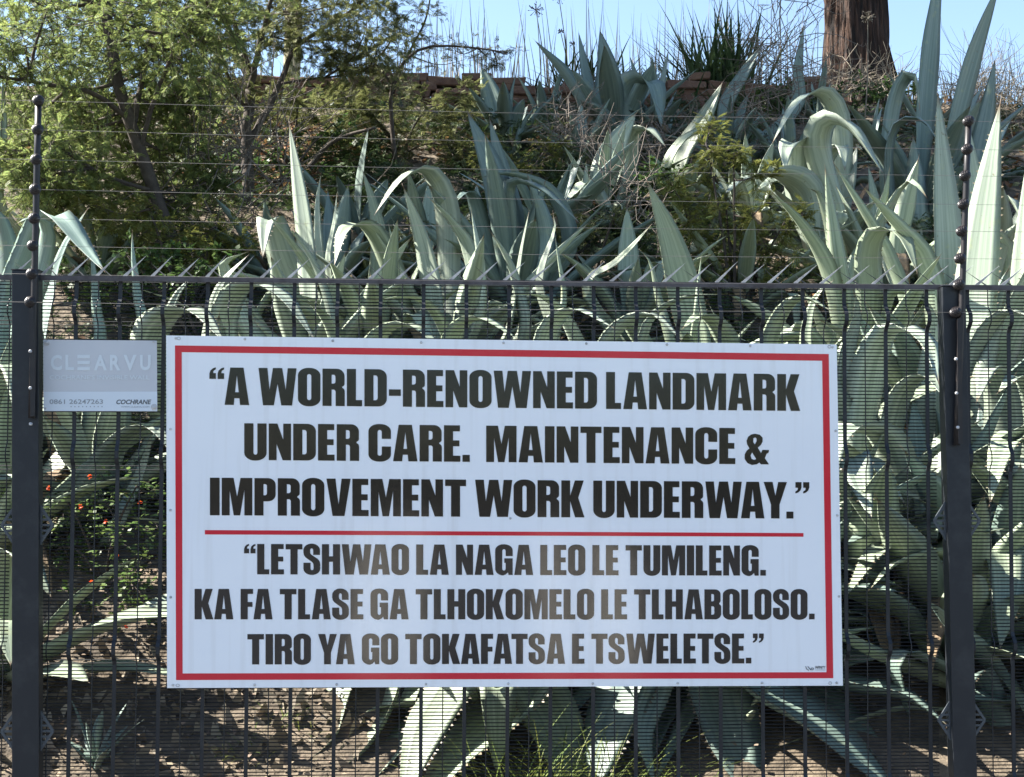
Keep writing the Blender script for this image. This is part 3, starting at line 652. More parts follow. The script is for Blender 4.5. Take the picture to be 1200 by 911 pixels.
agave(362, 3.7, 'agave with a single tall pale spike standing above the fence near the dark tree', 0,
      [([(365, 400), (361, 300), (352, 225), (339, 146)], 32, 3.6, 3.6, 45, .2, .3), ([(350, 360), (330, 300), (318, 258), (312, 262), (308, 300)], 46, 3.8, 3.4, 190, 0),
       ([(380, 370), (374, 290), (372, 240), (376, 205)], 15, 4.0, 4.0, 30, .3), ([(395, 390), (385, 310), (392, 260), (395, 225)], 13, 3.9, 3.9, 60, .3), ([(300, 400), (275, 340), (262, 310), (292, 295)], 30, 3.2, 3.0, 150, .2),
       ([(390, 400), (372, 320), (345, 275), (338, 270)], 20, 3.3, 3.1, 230, 0)], 12, 1.15, .17, (18, 70), (80, 290), 14, .45)
agave(800, 3.4, 'agave with one stiff toothed leaf pointing up just above the middle of the board', 1,
      [([(822, 440), (806, 350), (785, 275), (759, 214)], 46, 3.2, 3.1, 35, .2, .45), ([(790, 420), (772, 350), (763, 310), (752, 295)], 14, 3.0, 3.0, 220, .4), ([(660, 420), (662, 350), (656, 310), (650, 275)], 13, 3.1, 3.1, 180, .4),
       ([(815, 380), (818, 340), (820, 320), (822, 300)], 10, 3.0, 3.0, 180, .3), ([(690, 345), (720, 310), (740, 290), (762, 265)], 20, 3.8, 3.6, 60, .3)], 12, 1.05, .16, (12, 55), (80, 280), 15, .4)
agave(725, 8.8, 'dark agave on the skyline with sharp spikes and one broad bent leaf', 2,
      [([(705, 170), (692, 140), (665, 92), (627, 48)], 25, 8.8, 8.8, 240, .2), ([(708, 170), (710, 120), (712, 85), (703, 36)], 34, 8.8, 8.9, 20, .5), ([(700, 160), (693, 120), (685, 80), (678, 38)], 20, 9.0, 9.1, 330, 0),
       ([(740, 180), (735, 120), (745, 97), (765, 98), (775, 150)], 44, 8.7, 8.2, 160, -.3), ([(775, 160), (774, 120), (778, 90), (783, 60)], 17, 8.8, 8.8, 60, .2), ([(750, 120), (745, 90), (738, 66)], 12, 9.1, 9.1, 0, 0)], 9, 1.0, .19, (15, 65), (60, 300), 16, .2)
agave(592, 8.6, 'dark triangular-leaved agave breaking the skyline left of the spiky one', 2,
      [([(588, 180), (582, 140), (575, 110), (564, 78)], 30, 8.6, 8.7, 10, 0), ([(598, 180), (598, 140), (600, 110), (605, 86)], 14, 8.4, 8.4, 150, .5), ([(604, 180), (612, 150), (624, 130), (628, 122)], 16, 8.3, 8.2, None, 0)], 10, .8, .15, (15, 70), (60, 300), 17, .2)
agave(705, 6.6, 'mid-bank agave with a cone-shaped pale leaf above dark hollows', 0,
      [([(706, 260), (705, 215), (722, 170), (745, 134)], 36, 6.5, 6.5, 30, .5), ([(730, 230), (735, 190), (738, 175)], 20, 6.5, 6.4, 120, 0), ([(735, 220), (742, 160), (760, 152), (780, 172)], 34, 6.7, 6.3, 150, 0), ([(715, 260), (690, 215), (672, 228), (660, 240)], 22, 6.3, 6.0, 220, 0),
       ([(690, 270), (686, 230), (687, 190)], 16, 6.4, 6.4, 200, .3)], 10, .85, .15, (20, 70), (70, 290), 18, .3)
agave(795, 7.0, 'agave left of the feathery bush with leaves sweeping up to the right', 1,
      [([(790, 230), (800, 180), (825, 140), (846, 98)], 32, 6.9, 6.9, 60, .6), ([(782, 200), (800, 165), (822, 150), (842, 110)], 20, 6.7, 6.7, 60, .2)], 8, .85, .15, (20, 65), (70, 290), 19, .2)
agave(640, 6.2, 'shaded agave low among twigs between the blue-green agave and the cone-leaved one', 2, [([(645, 280), (660, 230), (668, 200), (662, 185)], 16, 6.0, 5.9, 100, .3)], 12, 1.0, .19, (20, 70), (60, 300), 20, .3)
agave(28, 3.0, 'broad-leaved agave around the foot of the left insulator pole', 2,
      [([(10, 390), (40, 290), (62, 250), (98, 290), (122, 318)], 52, 3.0, 2.4, 130, .2), ([(5, 380), (8, 300), (-5, 250), (-40, 240)], 46, 3.1, 2.9, 200, 0), ([(112, 420), (113, 360), (110, 320), (107, 284)], 17, 2.7, 2.7, 170, .4), ([(160, 420), (160, 340), (156, 300), (155, 272)], 18, 2.7, 2.7, 180, .3),
       ([(20, 400), (45, 320), (55, 270), (40, 255), (20, 262)], 40, 2.8, 2.4, 210, 0), ([(60, 340), (75, 290), (90, 265), (102, 246)], 22, 3.5, 3.4, 60, .5)], 10, 1.2, 0.260, (15, 65), (60, 300), 21, .5)
agave(235, 2.9, 'agave with wide pale arching leaves directly right of the plaque top', 0,
      [([(190, 480), (175, 400), (200, 366), (232, 366), (262, 400)], 48, 2.6, 1.9, 160, 0), ([(270, 470), (262, 380), (285, 335), (330, 345), (370, 400)], 44, 2.6, 2.0, 140, 0), ([(240, 430), (250, 360), (262, 330), (290, 300)], 22, 3.0, 2.9, 60, .4), ([(180, 470), (190, 400), (205, 350), (225, 325)], 24, 2.8, 2.7, 40, .4)], 10, 1.15, 0.234, (10, 60), (80, 280), 22, .6)
agave(450, 2.4, 'agave with arched lit leaves behind the mesh above the word world', 1,
      [([(420, 470), (440, 400), (480, 380), (530, 420)], 40, 2.3, 1.8, 140, 0), ([(400, 480), (392, 400), (370, 360), (345, 350)], 34, 2.4, 2.0, 230, 0), ([(520, 480), (530, 400), (560, 372), (610, 400)], 40, 2.3, 1.7, 140, 0), ([(540, 470), (520, 390), (490, 350), (440, 352)], 36, 2.4, 1.9, 240, 0)], 10, 1.15, 0.234, (15, 65), (80, 280), 23, .55)
agave(665, 2.3, 'agave with stacked curling leaves behind the mesh above the middle words', 0,
      [([(650, 480), (640, 400), (670, 362), (720, 385)], 40, 2.3, 1.7, 150, 0), ([(700, 480), (715, 400), (760, 368), (800, 400)], 40, 2.2, 1.7, 140, 0), ([(690, 470), (670, 390), (640, 350), (600, 345)], 34, 2.4, 2.0, 235, 0), ([(740, 470), (760, 380), (800, 350), (850, 345)], 34, 2.5, 2.1, 120, 0)], 10, 1.15, 0.234, (15, 65), (80, 280), 24, .55)
agave(885, 2.4, 'agave with ragged pale leaves behind the mesh above the last word of the top line', 1,
      [([(860, 480), (850, 400), (825, 370), (800, 385)], 42, 2.3, 1.8, 220, 0), ([(900, 480), (905, 400), (935, 350), (975, 365)], 44, 2.3, 1.8, 140, 0), ([(950, 480), (945, 400), (955, 350), (975, 330)], 26, 2.4, 2.3, 60, .3)], 10, 1.15, 0.234, (15, 65), (80, 280), 25, .55)
agave(1050, 2.2, 'agave with bright folded leaves between the board and the right post', 0,
      [([(1010, 560), (1020, 440), (1045, 385), (1085, 400), (1100, 450)], 60, 2.0, 1.4, 160, 0), ([(1000, 560), (992, 430), (1005, 370), (1000, 340)], 30, 2.2, 2.1, 30, .4), ([(1040, 560), (1055, 470), (1085, 440), (1110, 470)], 50, 1.9, 1.3, 150, 0), ([(1080, 560), (1088, 430), (1095, 380), (1085, 350)], 34, 2.3, 2.2, 30, .3),
       ([(1060, 600), (1040, 520), (1000, 500), (970, 540), (985, 640)], 60, 1.7, 1.0, 225, 0)], 20, 1.2, .21, (10, 60), (80, 280), 26, .5)
agave(1185, 2.2, 'agave at the right edge with pale fan-like leaves past the right post', 0,
      [([(1160, 560), (1150, 460), (1165, 400), (1178, 370)], 36, 2.1, 2.0, 210, .2), ([(1150, 470), (1155, 400), (1180, 366), (1215, 375)], 56, 2.2, 1.7, 150, 0), ([(1170, 580), (1175, 480), (1160, 430), (1145, 470)], 50, 1.9, 1.4, 215, 0), ([(1200, 560), (1210, 470), (1195, 440), (1170, 460)], 44, 1.9, 1.4, 200, 0)], 20, 1.2, .21, (10, 60), (80, 280), 27, .5)
agave(-10, 2.0, 'agave at the left edge behind the left post', 1,
      [([(0, 560), (5, 470), (12, 420), (25, 372)], 40, 2.0, 1.9, 150, .3), ([(-30, 520), (-10, 440), (15, 430), (22, 500)], 50, 1.8, 1.3, 150, 0)], 12, 1.1, .18, (10, 60), (60, 280), 28, .5)
agave(120, 2.3, 'agave behind the grey plaque with leaves crossing above the orange flowers', 0,
      [([(110, 560), (115, 480), (140, 430), (190, 420)], 40, 2.2, 1.8, 130, 0), ([(90, 600), (130, 530), (175, 500), (210, 540)], 44, 2.0, 1.5, 130, 0), ([(100, 560), (80, 500), (60, 470), (40, 500)], 44, 2.1, 1.6, 230, 0), ([(125, 640), (150, 590), (170, 540), (180, 500)], 20, 1.9, 1.8, 30, .3)], 10, 1.05, .17, (15, 65), (80, 280), 29, .5)
agave(1120, 1.35, 'dark shaded agave at the foot of the right post with drooping broad leaves', 1,
      [([(1150, 760), (1120, 660), (1060, 655), (1020, 690)], 42, 1.2, .7, 250, .3), ([(1100, 760), (1090, 690), (1040, 640), (990, 700)], 48, 1.3, .8, 240, 0), ([(1160, 700), (1170, 640), (1178, 680), (1172, 760)], 62, 1.2, .7, 170, 0),
       ([(1100, 780), (1060, 720), (1010, 690), (960, 700)], 46, 1.2, .9, 260, .5), ([(1120, 800), (1080, 790), (1010, 760), (950, 720)], 40, 1.0, .7, 260, .6), ([(1130, 800), (1170, 790), (1200, 830), (1215, 870)], 40, 1.0, .6, 130, 0), ([(1110, 830), (1050, 830), (980, 850), (900, 880)], 50, 1.0, .6, 250, .3)], 20, 1.15, .21, (5, 60), (80, 280), 30, .3)
agave(860, 1.5, 'agave under the right half of the board, broad leaves reaching the ground', 2,
      [([(830, 800), (770, 780), (700, 800), (620, 900)], 58, 1.3, .6, 245, 0), ([(850, 800), (800, 800), (770, 850), (745, 925)], 56, 1.2, .5, 215, 0), ([(880, 790), (930, 790), (990, 840), (1060, 920)], 60, 1.2, .5, 140, 0), ([(900, 790), (960, 785), (1010, 800), (1060, 810)], 26, 1.3, .9, 110, .2), ([(840, 790), (815, 820), (790, 870), (768, 915)], 30, .9, .5, 200, 0)], 14, 1.1, .2, (5, 50), (90, 270), 31, .3)
agave(600, 1.5, 'agave under the middle of the board with thick leaves sloping down to the left', 1,
      [([(600, 790), (540, 800), (480, 860), (420, 930)], 60, 1.2, .5, 225, 0), ([(610, 780), (590, 810), (540, 870), (500, 940)], 62, 1.1, .5, 215, 0), ([(620, 790), (680, 800), (720, 850), (700, 930)], 48, 1.2, .6, 150, 0), ([(560, 790), (500, 790), (450, 830), (430, 900)], 30, 1.3, .8, 235, .2), ([(600, 780), (560, 770), (490, 800), (470, 880)], 36, 1.4, .8, 225, 0)], 14, 1.1, .19, (5, 50), (90, 270), 32, .3)
agave(390, 1.7, 'agave under the left half of the board with a yellowing leaf base', 0,
      [([(390, 780), (340, 800), (280, 830), (230, 850)], 34, 1.5, 1.1, 250, .3), ([(400, 790), (385, 830), (345, 890), (320, 920)], 34, 1.2, .6, 215, 0), ([(380, 770), (320, 770), (250, 790), (180, 830)], 28, 1.6, 1.3, 260, .3)], 12, 1.0, .17, (5, 55), (90, 270), 33, .3)
agave(1190, 1.0, 'low dark agave in the bottom right corner past the right post', 2, [([(1180, 880), (1150, 800), (1135, 790), (1110, 850)], 46, .9, .5, 215, 0)], 9, .9, .17, (5, 50), (90, 270), 34, .3)
agave(15, 1.1, 'low agave in deep shade at the bottom left corner', 1, [([(0, 740), (10, 660), (25, 650), (60, 700)], 50, 1.0, .6, 140, 0)], 9, .8, .17, (5, 50), (90, 300), 35, .3)
agave(118, .62, 'small young agave with short upright spiky leaves at the bottom left', 2, [], 12, .25, .036, (25, 80), (0, 360), 36, 0)
agave(872, .75, 'small bright agave in the grass beneath the board', 0, [], 6, .25, .05, (20, 70), (0, 360), 37, 0)
agave(1022, 8.6, 'small grey agave rosette at the foot of the shaggy trunk', 2, [], 18, .62, .07, (15, 85), (0, 360), 38, 0)
agave(855, 8.3, 'grey agave half hidden among thorny twigs below the strap-leaved clump', 2, [([(850, 130), (870, 90), (895, 50)], 20, 8.4, 8.4, 30, .2), ([(930, 130), (935, 80), (942, 30)], 18, 8.3, 8.3, 20, .2)], 14, .8, .11, (15, 80), (60, 300), 39, .1)
agave(870, 4.8, 'agave almost buried in the feathery yellow-green bush', 1, [([(815, 300), (835, 270), (850, 230)], 18, 4.8, 4.8, 60, .3)], 12, .95, .16, (15, 65), (60, 300), 40, .4)
agave(420, 6.0, 'shaded agave under the green shrub on the left of the bank', 2, [([(420, 240), (425, 190), (432, 150)], 16, 6.0, 6.0, 60, .3)], 12, .95, .16, (15, 70), (60, 300), 41, .2)
agave(320, 5.3, 'agave in deep shade behind the dark branching tree', 2, [], 12, .9, .14, (15, 75), (60, 300), 42, .2)
agave(1160, 5.0, 'agave on the bank at the right edge behind the tall upright pair', 0, [([(1170, 330), (1150, 250), (1140, 190), (1136, 150)], 26, 4.9, 4.9, 30, .3), ([(1150, 300), (1180, 230), (1215, 300)], 30, 4.6, 4.2, 130, 0)], 10, 1.2, 0.234, (20, 70), (60, 300), 43, .4)
agave(110, 5.2, 'dull agave glimpsed under the feathery tree on the left', 1, [([(70, 300), (95, 240), (110, 200)], 20, 5.2, 5.2, 60, .3), ([(5, 250), (5, 150), (3, 85)], 14, 4.8, 4.8, 0, 0)], 10, .9, .15, (15, 70), (60, 300), 44, .4)

agave(960, 1.9, 'agave hidden behind the right half of the board with leaves showing past its edge', 0, [([(970, 640), (985, 560), (1020, 540), (1060, 590)], 54, 1.7, 1.1, 140, 0), ([(990, 620), (1015, 580), (1045, 560), (1085, 570)], 34, 1.8, 1.5, 130, .3)], 20, 1.25, .2, (5, 65), (70, 290), 45, .3)
agave(1240, 1.7, 'agave just outside the right edge whose leaves lean into the corner', 1, [([(1240, 600), (1215, 520), (1180, 520), (1160, 590)], 56, 1.6, 1.0, 230, 0)], 22, 1.25, .2, (5, 65), (70, 290), 46, .3)
agave(760, 1.9, 'agave behind the lower middle of the board spreading dark leaves under it', 1, [], 20, 1.25, .2, (0, 60), (70, 290), 47, .3)
agave(470, 2.1, 'agave behind the lower left of the board spreading dark leaves under it', 0, [], 18, 1.2, .19, (0, 60), (70, 290), 48, .3)
agave(1100, 2.9, 'agave packed between the tall pair and the bright folded leaves', 2, [], 18, 1.2, .2, (10, 70), (70, 290), 49, .4)
agave(575, .95, 'agave at the bottom edge with very broad grey-green leaves sliding down to the left', 1,
      [([(640, 770), (600, 830), (540, 885), (480, 960)], 110, .85, .4, 225, .2), ([(560, 770), (530, 810), (500, 860), (470, 945)], 72, .9, .45, 215, 0), ([(480, 770), (462, 815), (440, 860), (400, 903), (340, 925)], 34, .95, .5, 235, .5), ([(600, 780), (640, 830), (668, 905), (680, 960)], 74, .8, .4, 170, 0), ([(430, 775), (400, 820), (385, 870), (330, 915)], 56, 1.1, .6, 225, .4)], 6, .8, .2, (20, 60), (70, 290), 50, .1)
agave(850, .95, 'agave at the bottom edge right of centre with one sunlit white leaf among dark ones', 2,
      [([(770, 770), (725, 830), (690, 940)], 84, .85, .4, 215, 0), ([(790, 770), (762, 820), (752, 860), (768, 925)], 44, .7, .35, 170, -.5), ([(850, 770), (900, 810), (960, 850), (1060, 940)], 104, .85, .4, 130, 0), ([(830, 770), (850, 850), (885, 950)], 92, .85, .4, 165, 0), ([(930, 770), (990, 800), (1060, 815), (1110, 850)], 60, .9, .5, 120, 0)], 6, .8, .2, (20, 60), (70, 290), 51, .1)
for i_, (px, y, mi, L_, w_, lb) in enumerate([
    (540, 1.75, 1, 1.05, .2, 'agave in the dark left of the centre of the board'), (1180, 1.6, 2, 1.1, .21, 'dark agave crossing behind the bottom of the right mesh'), (800, 1.25, 0, .9, .18, 'agave low in the dark under the right of the board'),
    (1010, 1.5, 1, 1.0, .2, 'dark agave on the ground right of the lower corner of the board'), (1085, 1.9, 2, 1.1, .2, 'dark agave behind the lower part of the right post'), (690, 1.6, 2, 1.0, .19, 'agave in the dark under the centre of the board'), (930, 2.6, 1, 1.2, .19, 'agave far behind the right half of the board'),
    (560, 5.6, 2, .95, .16, 'shaded agave behind the big upright blue-green leaf'), (680, 7.9, 2, .8, .14, 'dull agave just below the dark skyline agave'), (740, 4.4, 1, .95, .15, 'dark agave in the hollow left of the toothed leaf'),
    (880, 6.4, 0, .95, .16, 'agave behind the top of the feathery bush'), (930, 7.6, 2, .9, .14, 'agave under the thorny twigs near the shaggy trunk'), (1040, 5.2, 1, 1.1, .18, 'agave filling the gap between the pale folded leaves and the tallest agave'),
    (770, 8.9, 2, .75, .12, 'small dark agave on the bank crest right of the skyline agave'), (640, 9.2, 2, .65, .1, 'small dark agave on the crest between the two skyline agaves'), (500, 5.3, 1, .9, .15, 'agave in shade above the hooped leaf'),
    (1150, 7.8, 2, 1.0, .15, 'agave behind the tallest agave near the right edge'), (385, 4.9, 2, .9, .15, 'agave in shade right of the single tall spike'), (1090, 9.3, 2, .7, .1, 'grey agave on the crest right of the shaggy trunk'), (960, 9.6, 2, .6, .09, 'grey agave at the left foot of the shaggy trunk')]):
    agave(px, y, lb, mi, [], 16, L_, w_, (10, 82), (0, 360), 60 + i_, .25)
# ---------------------------------------------------------------- scatter of small leaf shapes
rs = np.random.RandomState(11)
def scatter(name, tv, tf, pos, A, m, parent=None):
    """copies of a template leaf (verts tv, quads tf) at pos with 3x3 matrices A, joined into one mesh"""
    tv = np.array(tv, float); tf = np.array(tf, int); n = len(pos); k = len(tv)
    V = np.einsum('nij,kj->nki', A, tv) + pos[:, None, :]
    Fq = (tf[None] + (np.arange(n) * k)[:, None, None]).reshape(-1, tf.shape[1])
    me = bpy.data.meshes.new(name); me.vertices.add(n * k); me.vertices.foreach_set('co', V.reshape(-1))
    me.loops.add(Fq.size); me.loops.foreach_set('vertex_index', Fq.reshape(-1)); me.polygons.add(len(Fq))
    me.polygons.foreach_set('loop_start', np.arange(0, Fq.size, tf.shape[1])); me.polygons.foreach_set('loop_total', np.full(len(Fq), tf.shape[1]))
    me.update(calc_edges=True); me.validate(); me.materials.append(m)
    o = bpy.data.objects.new(name, me); link(o)
    if parent: o.parent = parent; o.matrix_parent_inverse = parent.matrix_basis.inverted()
    return o
def frames(D, Nn, s):
    """matrices whose columns are side, direction, normal scaled by s"""
    D = D / (np.linalg.norm(D, axis=1, keepdims=True) + 1e-9); S = np.cross(D, Nn); S /= (np.linalg.norm(S, axis=1, keepdims=True) + 1e-9); N2 = np.cross(S, D)
    return np.stack([S, D, N2], 2) * s[:, None, None]
def pinnate(pairs, L, ll, lw, droop=.15):
    v = []; f = []
    for i in range(pairs):
        t = (i + .7) / pairs; y = L * t; k = ll * (1 - .55 * abs(t - .45))
        for s in (-1, 1):
            b = len(v); z = -droop * L * t * t
            v += [(0, y - lw / 2, z), (s * k * .5, y - lw * .5 + k * .12, z + .12 * k), (s * k, y + lw * .1 + k * .25, z - .05 * k), (s * k * .45, y + lw * .6 + k * .12, z + .1 * k)]; f.append((b, b + 1, b + 2, b + 3))
    return v, f
T_ACA = pinnate(7, .075, .030, .0085)
T_FRN = pinnate(9, .11, .026, .011)
T_LEAF = ([(0, 0, 0), (-.35, .45, .08), (0, 1, -.05), (.35, .45, .08)], [(0, 1, 2, 3)])

def grow(root, skel, clusters, mbark, mleaf, tmpl, twigs, tl, lsize, sk_r, seed, per=9, flat_=.5, nv=.35):
    """limbs from skel ([pts],[radii]); each cluster (centre, radius): a branch from the nearest limb, twigs, leaves along them"""
    rn = random.Random(seed); mb = MB(); allp = []
    for pts, rad in skel:
        P = catmull(pts, 14); r = [rad[0] + (rad[1] - rad[0]) * i / 14 for i in range(15)]
        P = [p + Vector((rn.uniform(-1, 1), rn.uniform(-1, 1), 0)) * r[i] * .35 for i, p in enumerate(P)]
        mb.tube(P, r, 8); allp += list(zip(P, r))
    mb.build('trunk', mbark, root, True)
    tw = MB(); pos = []; dr = []
    for c, rad in clusters:
        near = min(allp, key=lambda q: (q[0] - c).length + (.25 if q[0].z > c.z else 0))[0]
        mid = near.lerp(c, .5) + Vector((rn.uniform(-.1, .1), rn.uniform(-.1, .1), -.06))
        bp = catmull([near, mid, c], 6); tw.tube(bp, [sk_r * (1.1 - i * .13) for i in range(7)], 5)
        for k in range(twigs):
            d = Vector((rn.gauss(0, 1), rn.gauss(0, 1), rn.gauss(0, flat_))).normalized()
            a = bp[rn.randint(3, 6)] + Vector((rn.uniform(-1, 1), rn.uniform(-1, 1), rn.uniform(-.7, .7))) * rad * .5
            L = rad * tl * rn.uniform(.6, 1.2); b = a + d * L + Vector((0, 0, -.12 * L)); m_ = a.lerp(b, .5) + Vector((0, 0, .06 * L)) + Vector((rn.uniform(-1, 1), rn.uniform(-1, 1), rn.uniform(-1, 1))) * .03
            q = catmull([a, m_, b], 5); tw.tube(q, [sk_r * .28, sk_r * .25, sk_r * .2, sk_r * .17, sk_r * .13, sk_r * .1], 3, False)
            for j in range(per):
                t = .15 + .85 * rn.random(); x = t * 5; i = min(4, int(x)); p = q[i].lerp(q[i + 1], x - i); pos.append(p[:])
                dd = (b - a).normalized() + Vector((rn.gauss(0, .8), rn.gauss(0, .8), rn.gauss(0, .4))); dr.append(dd[:])
    tw.build('branches', mbark, root, True)
    pos = np.array(pos); dr = np.array(dr); Nn = np.stack([rs.normal(0, nv, len(pos)), rs.normal(0, nv, len(pos)), np.ones(len(pos))], 1)
    scatter('crown', tmpl[0], tmpl[1], pos, frames(dr, Nn, lsize * rs.uniform(.7, 1.25, len(pos))), mleaf, root)
def pts_at(l, y0, y1=None):
    y1 = y0 if y1 is None else y1; n = len(l)
    return [W(a, b, y0 + (y1 - y0) * i / max(1, n - 1)) for i, (a, b) in enumerate(l)]

# feathery thorn tree, left
y = 5.2; t1 = empty('thorn_tree', G(205, y), 'leaning feathery yellow-green thorn tree at the top left', 'tree')
rn = random.Random(5)
sk1 = [(pts_at([(212, 330), (198, 270), (182, 225), (165, 185), (150, 135), (140, 95), (128, 40), (118, -40), (135, -180), (150, -330)], y), (.05, .028)), (pts_at([(156, 150), (165, 100), (172, 60), (190, 0)], y, 5.8), (.026, .012)),
       (pts_at([(163, 180), (180, 120), (205, 60), (240, 10)], y, 4.8), (.02, .01)), (pts_at([(150, 140), (110, 110), (60, 100), (0, 90)], y, 4.6), (.02, .01)), (pts_at([(180, 225), (120, 205), (60, 170), (10, 175)], y, 4.4), (.018, .008))]
cl = []
UPPER = [(a_ + (i_ % 3) * 9, b_ - (i_ % 2) * 25, .5) for i_, (a_, b_) in enumerate((a_, b_) for b_ in (-110, -170, -230, -290, -350, -410) for a_ in (120, 190, 260, 330))]
for (a, b, r) in UPPER + [(10, 10, .42), (60, 0, .45), (115, 5, .45), (170, 0, .42), (225, 10, .4), (30, 55, .42), (85, 50, .45), (150, 45, .42), (205, 55, .4), (15, 105, .4), (65, 100, .4), (112, 92, .36), (190, 95, .3), (228, 85, .32), (20, 150, .36), (75, 145, .36), (105, 150, .3),
                  (40, 195, .34), (95, 195, .32), (-10, 60, .4), (-15, 190, .36), (70, 225, .26), (130, 215, .24), (245, 40, .3), (250, -5, .36), (215, 130, .24), (95, 245, .22), (30, -30, .45), (20, 225, .3), (150, 185, .26), (60, 250, .24), (60, 270, .22), (110, 275, .2), (160, 250, .24), (215, 230, .24), (250, 200, .2), (5, 130, .36), (130, 30, .4), (55, 170, .3), (120, -40, .45), (210, -35, .45), (150, 120, .28), (240, 115, .24), (200, 165, .2)]:
    cl.append((W(a, b, y + (rn.uniform(.25, 1.3) if (a > 100 and b > 75) else rn.uniform(-.9, 1.0))), r))
grow(t1, sk1, cl, M_bark, M_acl, T_ACA, 38, 1.25, .60, .014, 21, 21, .8, .75)
# dark branching tree
y = 6.9; t2 = empty('thorn_tree', G(289, y), 'dark slender tree forking into thin branches with sparse leaves', 'tree')
sk2 = [(pts_at([(292, 260), (289, 210), (288, 160), (292, 105)], y), (.055, .042)), (pts_at([(292, 105), (285, 75), (268, 35), (250, -20)], y, 7.2), (.036, .018)), (pts_at([(293, 105), (300, 70), (310, 30), (322, -20)], y, 6.6), (.03, .014)),
       (pts_at([(294, 85), (282, 50), (272, 15), (262, -20)], y, 6.4), (.022, .01)), (pts_at([(290, 165), (308, 140), (325, 105), (337, 75), (350, 52), (385, 30), (420, 8)], y, 7.4), (.032, .012)), (pts_at([(286, 125), (272, 105), (258, 60), (235, 20)], y, 6.8), (.018, .008)),
       (pts_at([(330, 98), (370, 92), (400, 88), (440, 70)], y, 7.6), (.012, .006)), (pts_at([(362, 195), (385, 170), (410, 158), (440, 150)], y, 6.6), (.022, .012))]
rn = random.Random(6); cl = [(W(a, b, y + rn.uniform(-.6, .9)), r) for a, b, r in [(255, 0, .36), (290, -10, .4), (330, 0, .4), (370, 5, .38), (410, 0, .36), (450, -5, .36), (345, 30, .3), (245, 45, .26), (400, 25, .26), (310, 40, .22), (430, 30, .28), (470, 15, .3), (275, 50, .2), (445, 55, .24), (380, 60, .16), (410, 75, .18), (262, 80, .2), (300, -40, .4), (400, -40, .4), (330, -100, .45), (400, -120, .45), (270, -150, .45), (350, -190, .45), (430, -90, .4)]]
grow(t2, sk2, cl, M_bark, M_acl2, T_ACA, 32, 1.3, .58, .010, 22, 18, .8, .75)
# sparse spreading branch against the sky
y = 7.8; t3 = empty('thorn_tree', G(458, y), 'small bare-looking thorn sapling with tiny leaves against the sky left of centre', 'tree')
sk3 = [(pts_at([(462, 190), (458, 120), (462, 95), (475, 70), (500, 55), (545, 55), (595, 62)], y, 7.4), (.022, .006)), (pts_at([(460, 100), (440, 75), (425, 55), (400, 40)], y), (.014, .006)), (pts_at([(458, 110), (480, 60), (500, 20), (505, -20)], y), (.014, .006))]
rn = random.Random(8); cl = [(W(a, b, y + rn.uniform(-.4, .4)), r) for a, b, r in [(430, 60, .2), (410, 45, .2), (470, 70, .2), (500, 55, .2), (530, 56, .16), (560, 58, .16), (590, 60, .14), (580, 78, .1), (440, 90, .2), (500, 10, .16), (485, 35, .2), (480, 95, .14), (420, 85, .18), (545, 70, .12)]]
grow(t3, sk3, cl, M_bark, mat('sapling_leaf', (.16, .17, .10), .6, hsv=(.02, .4), trans=(.3, (.25, .28, .1))), T_ACA, 14, 1.1, .55, .006, 23, 6, .5)
# green shrubs on the bank
def shrub(px, y, cls, label, cat, m, tmpl, ls, seed, twigs=22, per=8, sk=None, mb_=None, name='shrub'):
    r_ = empty(name, G(px, y), label, cat); rn = random.Random(seed); b = G(px, y)
    cl = [(W(a, c, y + rn.uniform(-.35, .35)), r) for a, c, r in cls]
    sk = sk or [([b, b.lerp(c, .5) + Vector((0, 0, .05)), c], (.014, .006)) for c, r in cl[::2]]
    grow(r_, sk, cl, mb_ or M_bark, m, tmpl, twigs, 1.0, ls, .007, seed, per, .6)
shrub(470, 8.4, [(420, 125, .3), (455, 130, .3), (500, 125, .3), (540, 135, .28), (430, 160, .28), (480, 165, .3), (525, 170, .28), (550, 110, .2), (400, 110, .25), (390, 150, .25), (470, 200, .2), (520, 205, .2)], 'mat of green shrub under the skyline left of the triangular agave', 'shrub', M_acl2, T_ACA, .8, 31, 26, 9)
shrub(340, 7.9, [(300, 125, .2), (320, 105, .22), (350, 115, .22), (380, 120, .25), (260, 110, .22), (365, 140, .2), (235, 150, .2), (400, 180, .22), (250, 210, .24), (270, 250, .22)], 'dull green scrub behind the forked tree', 'shrub', M_acl2, T_ACA, .8, 32, 22, 8)
shrub(862, 4.6, [(830, 175, .13), (832, 205, .14), (850, 230, .2), (820, 250, .18), (870, 260, .2), (845, 285, .22), (815, 300, .16), (895, 240, .13), (900, 285, .15), (800, 225, .1), (885, 315, .15), (835, 145, .09), (805, 260, .2), (925, 300, .16), (940, 250, .12), (790, 290, .14), (860, 180, .1), (905, 200, .1), (845, 318, .2), (780, 205, .08), (920, 260, .1)], 'feathery yellow-green bush spilling over the bank right of centre', 'bush', M_fern, T_FRN, .55, 33, 20, 8)
shrub(215, 4.6, [(190, 285, .2), (225, 275, .2), (255, 265, .2), (150, 265, .2), (275, 285, .16), (210, 310, .16), (250, 300, .16), (110, 240, .2), (175, 245, .16)], 'low leafy bush under the two thorn trees just above the fence', 'bush', M_fern, T_ACA, .7, 34, 22, 8)
shrub(690, 4.9, [(665, 265, .14), (690, 290, .16), (660, 300, .14), (640, 240, .1), (720, 250, .1), (700, 270, .1)], 'small dark feathery bush beside the long drooping agave arm', 'bush', M_acl2, T_FRN, .5, 35, 18, 8)
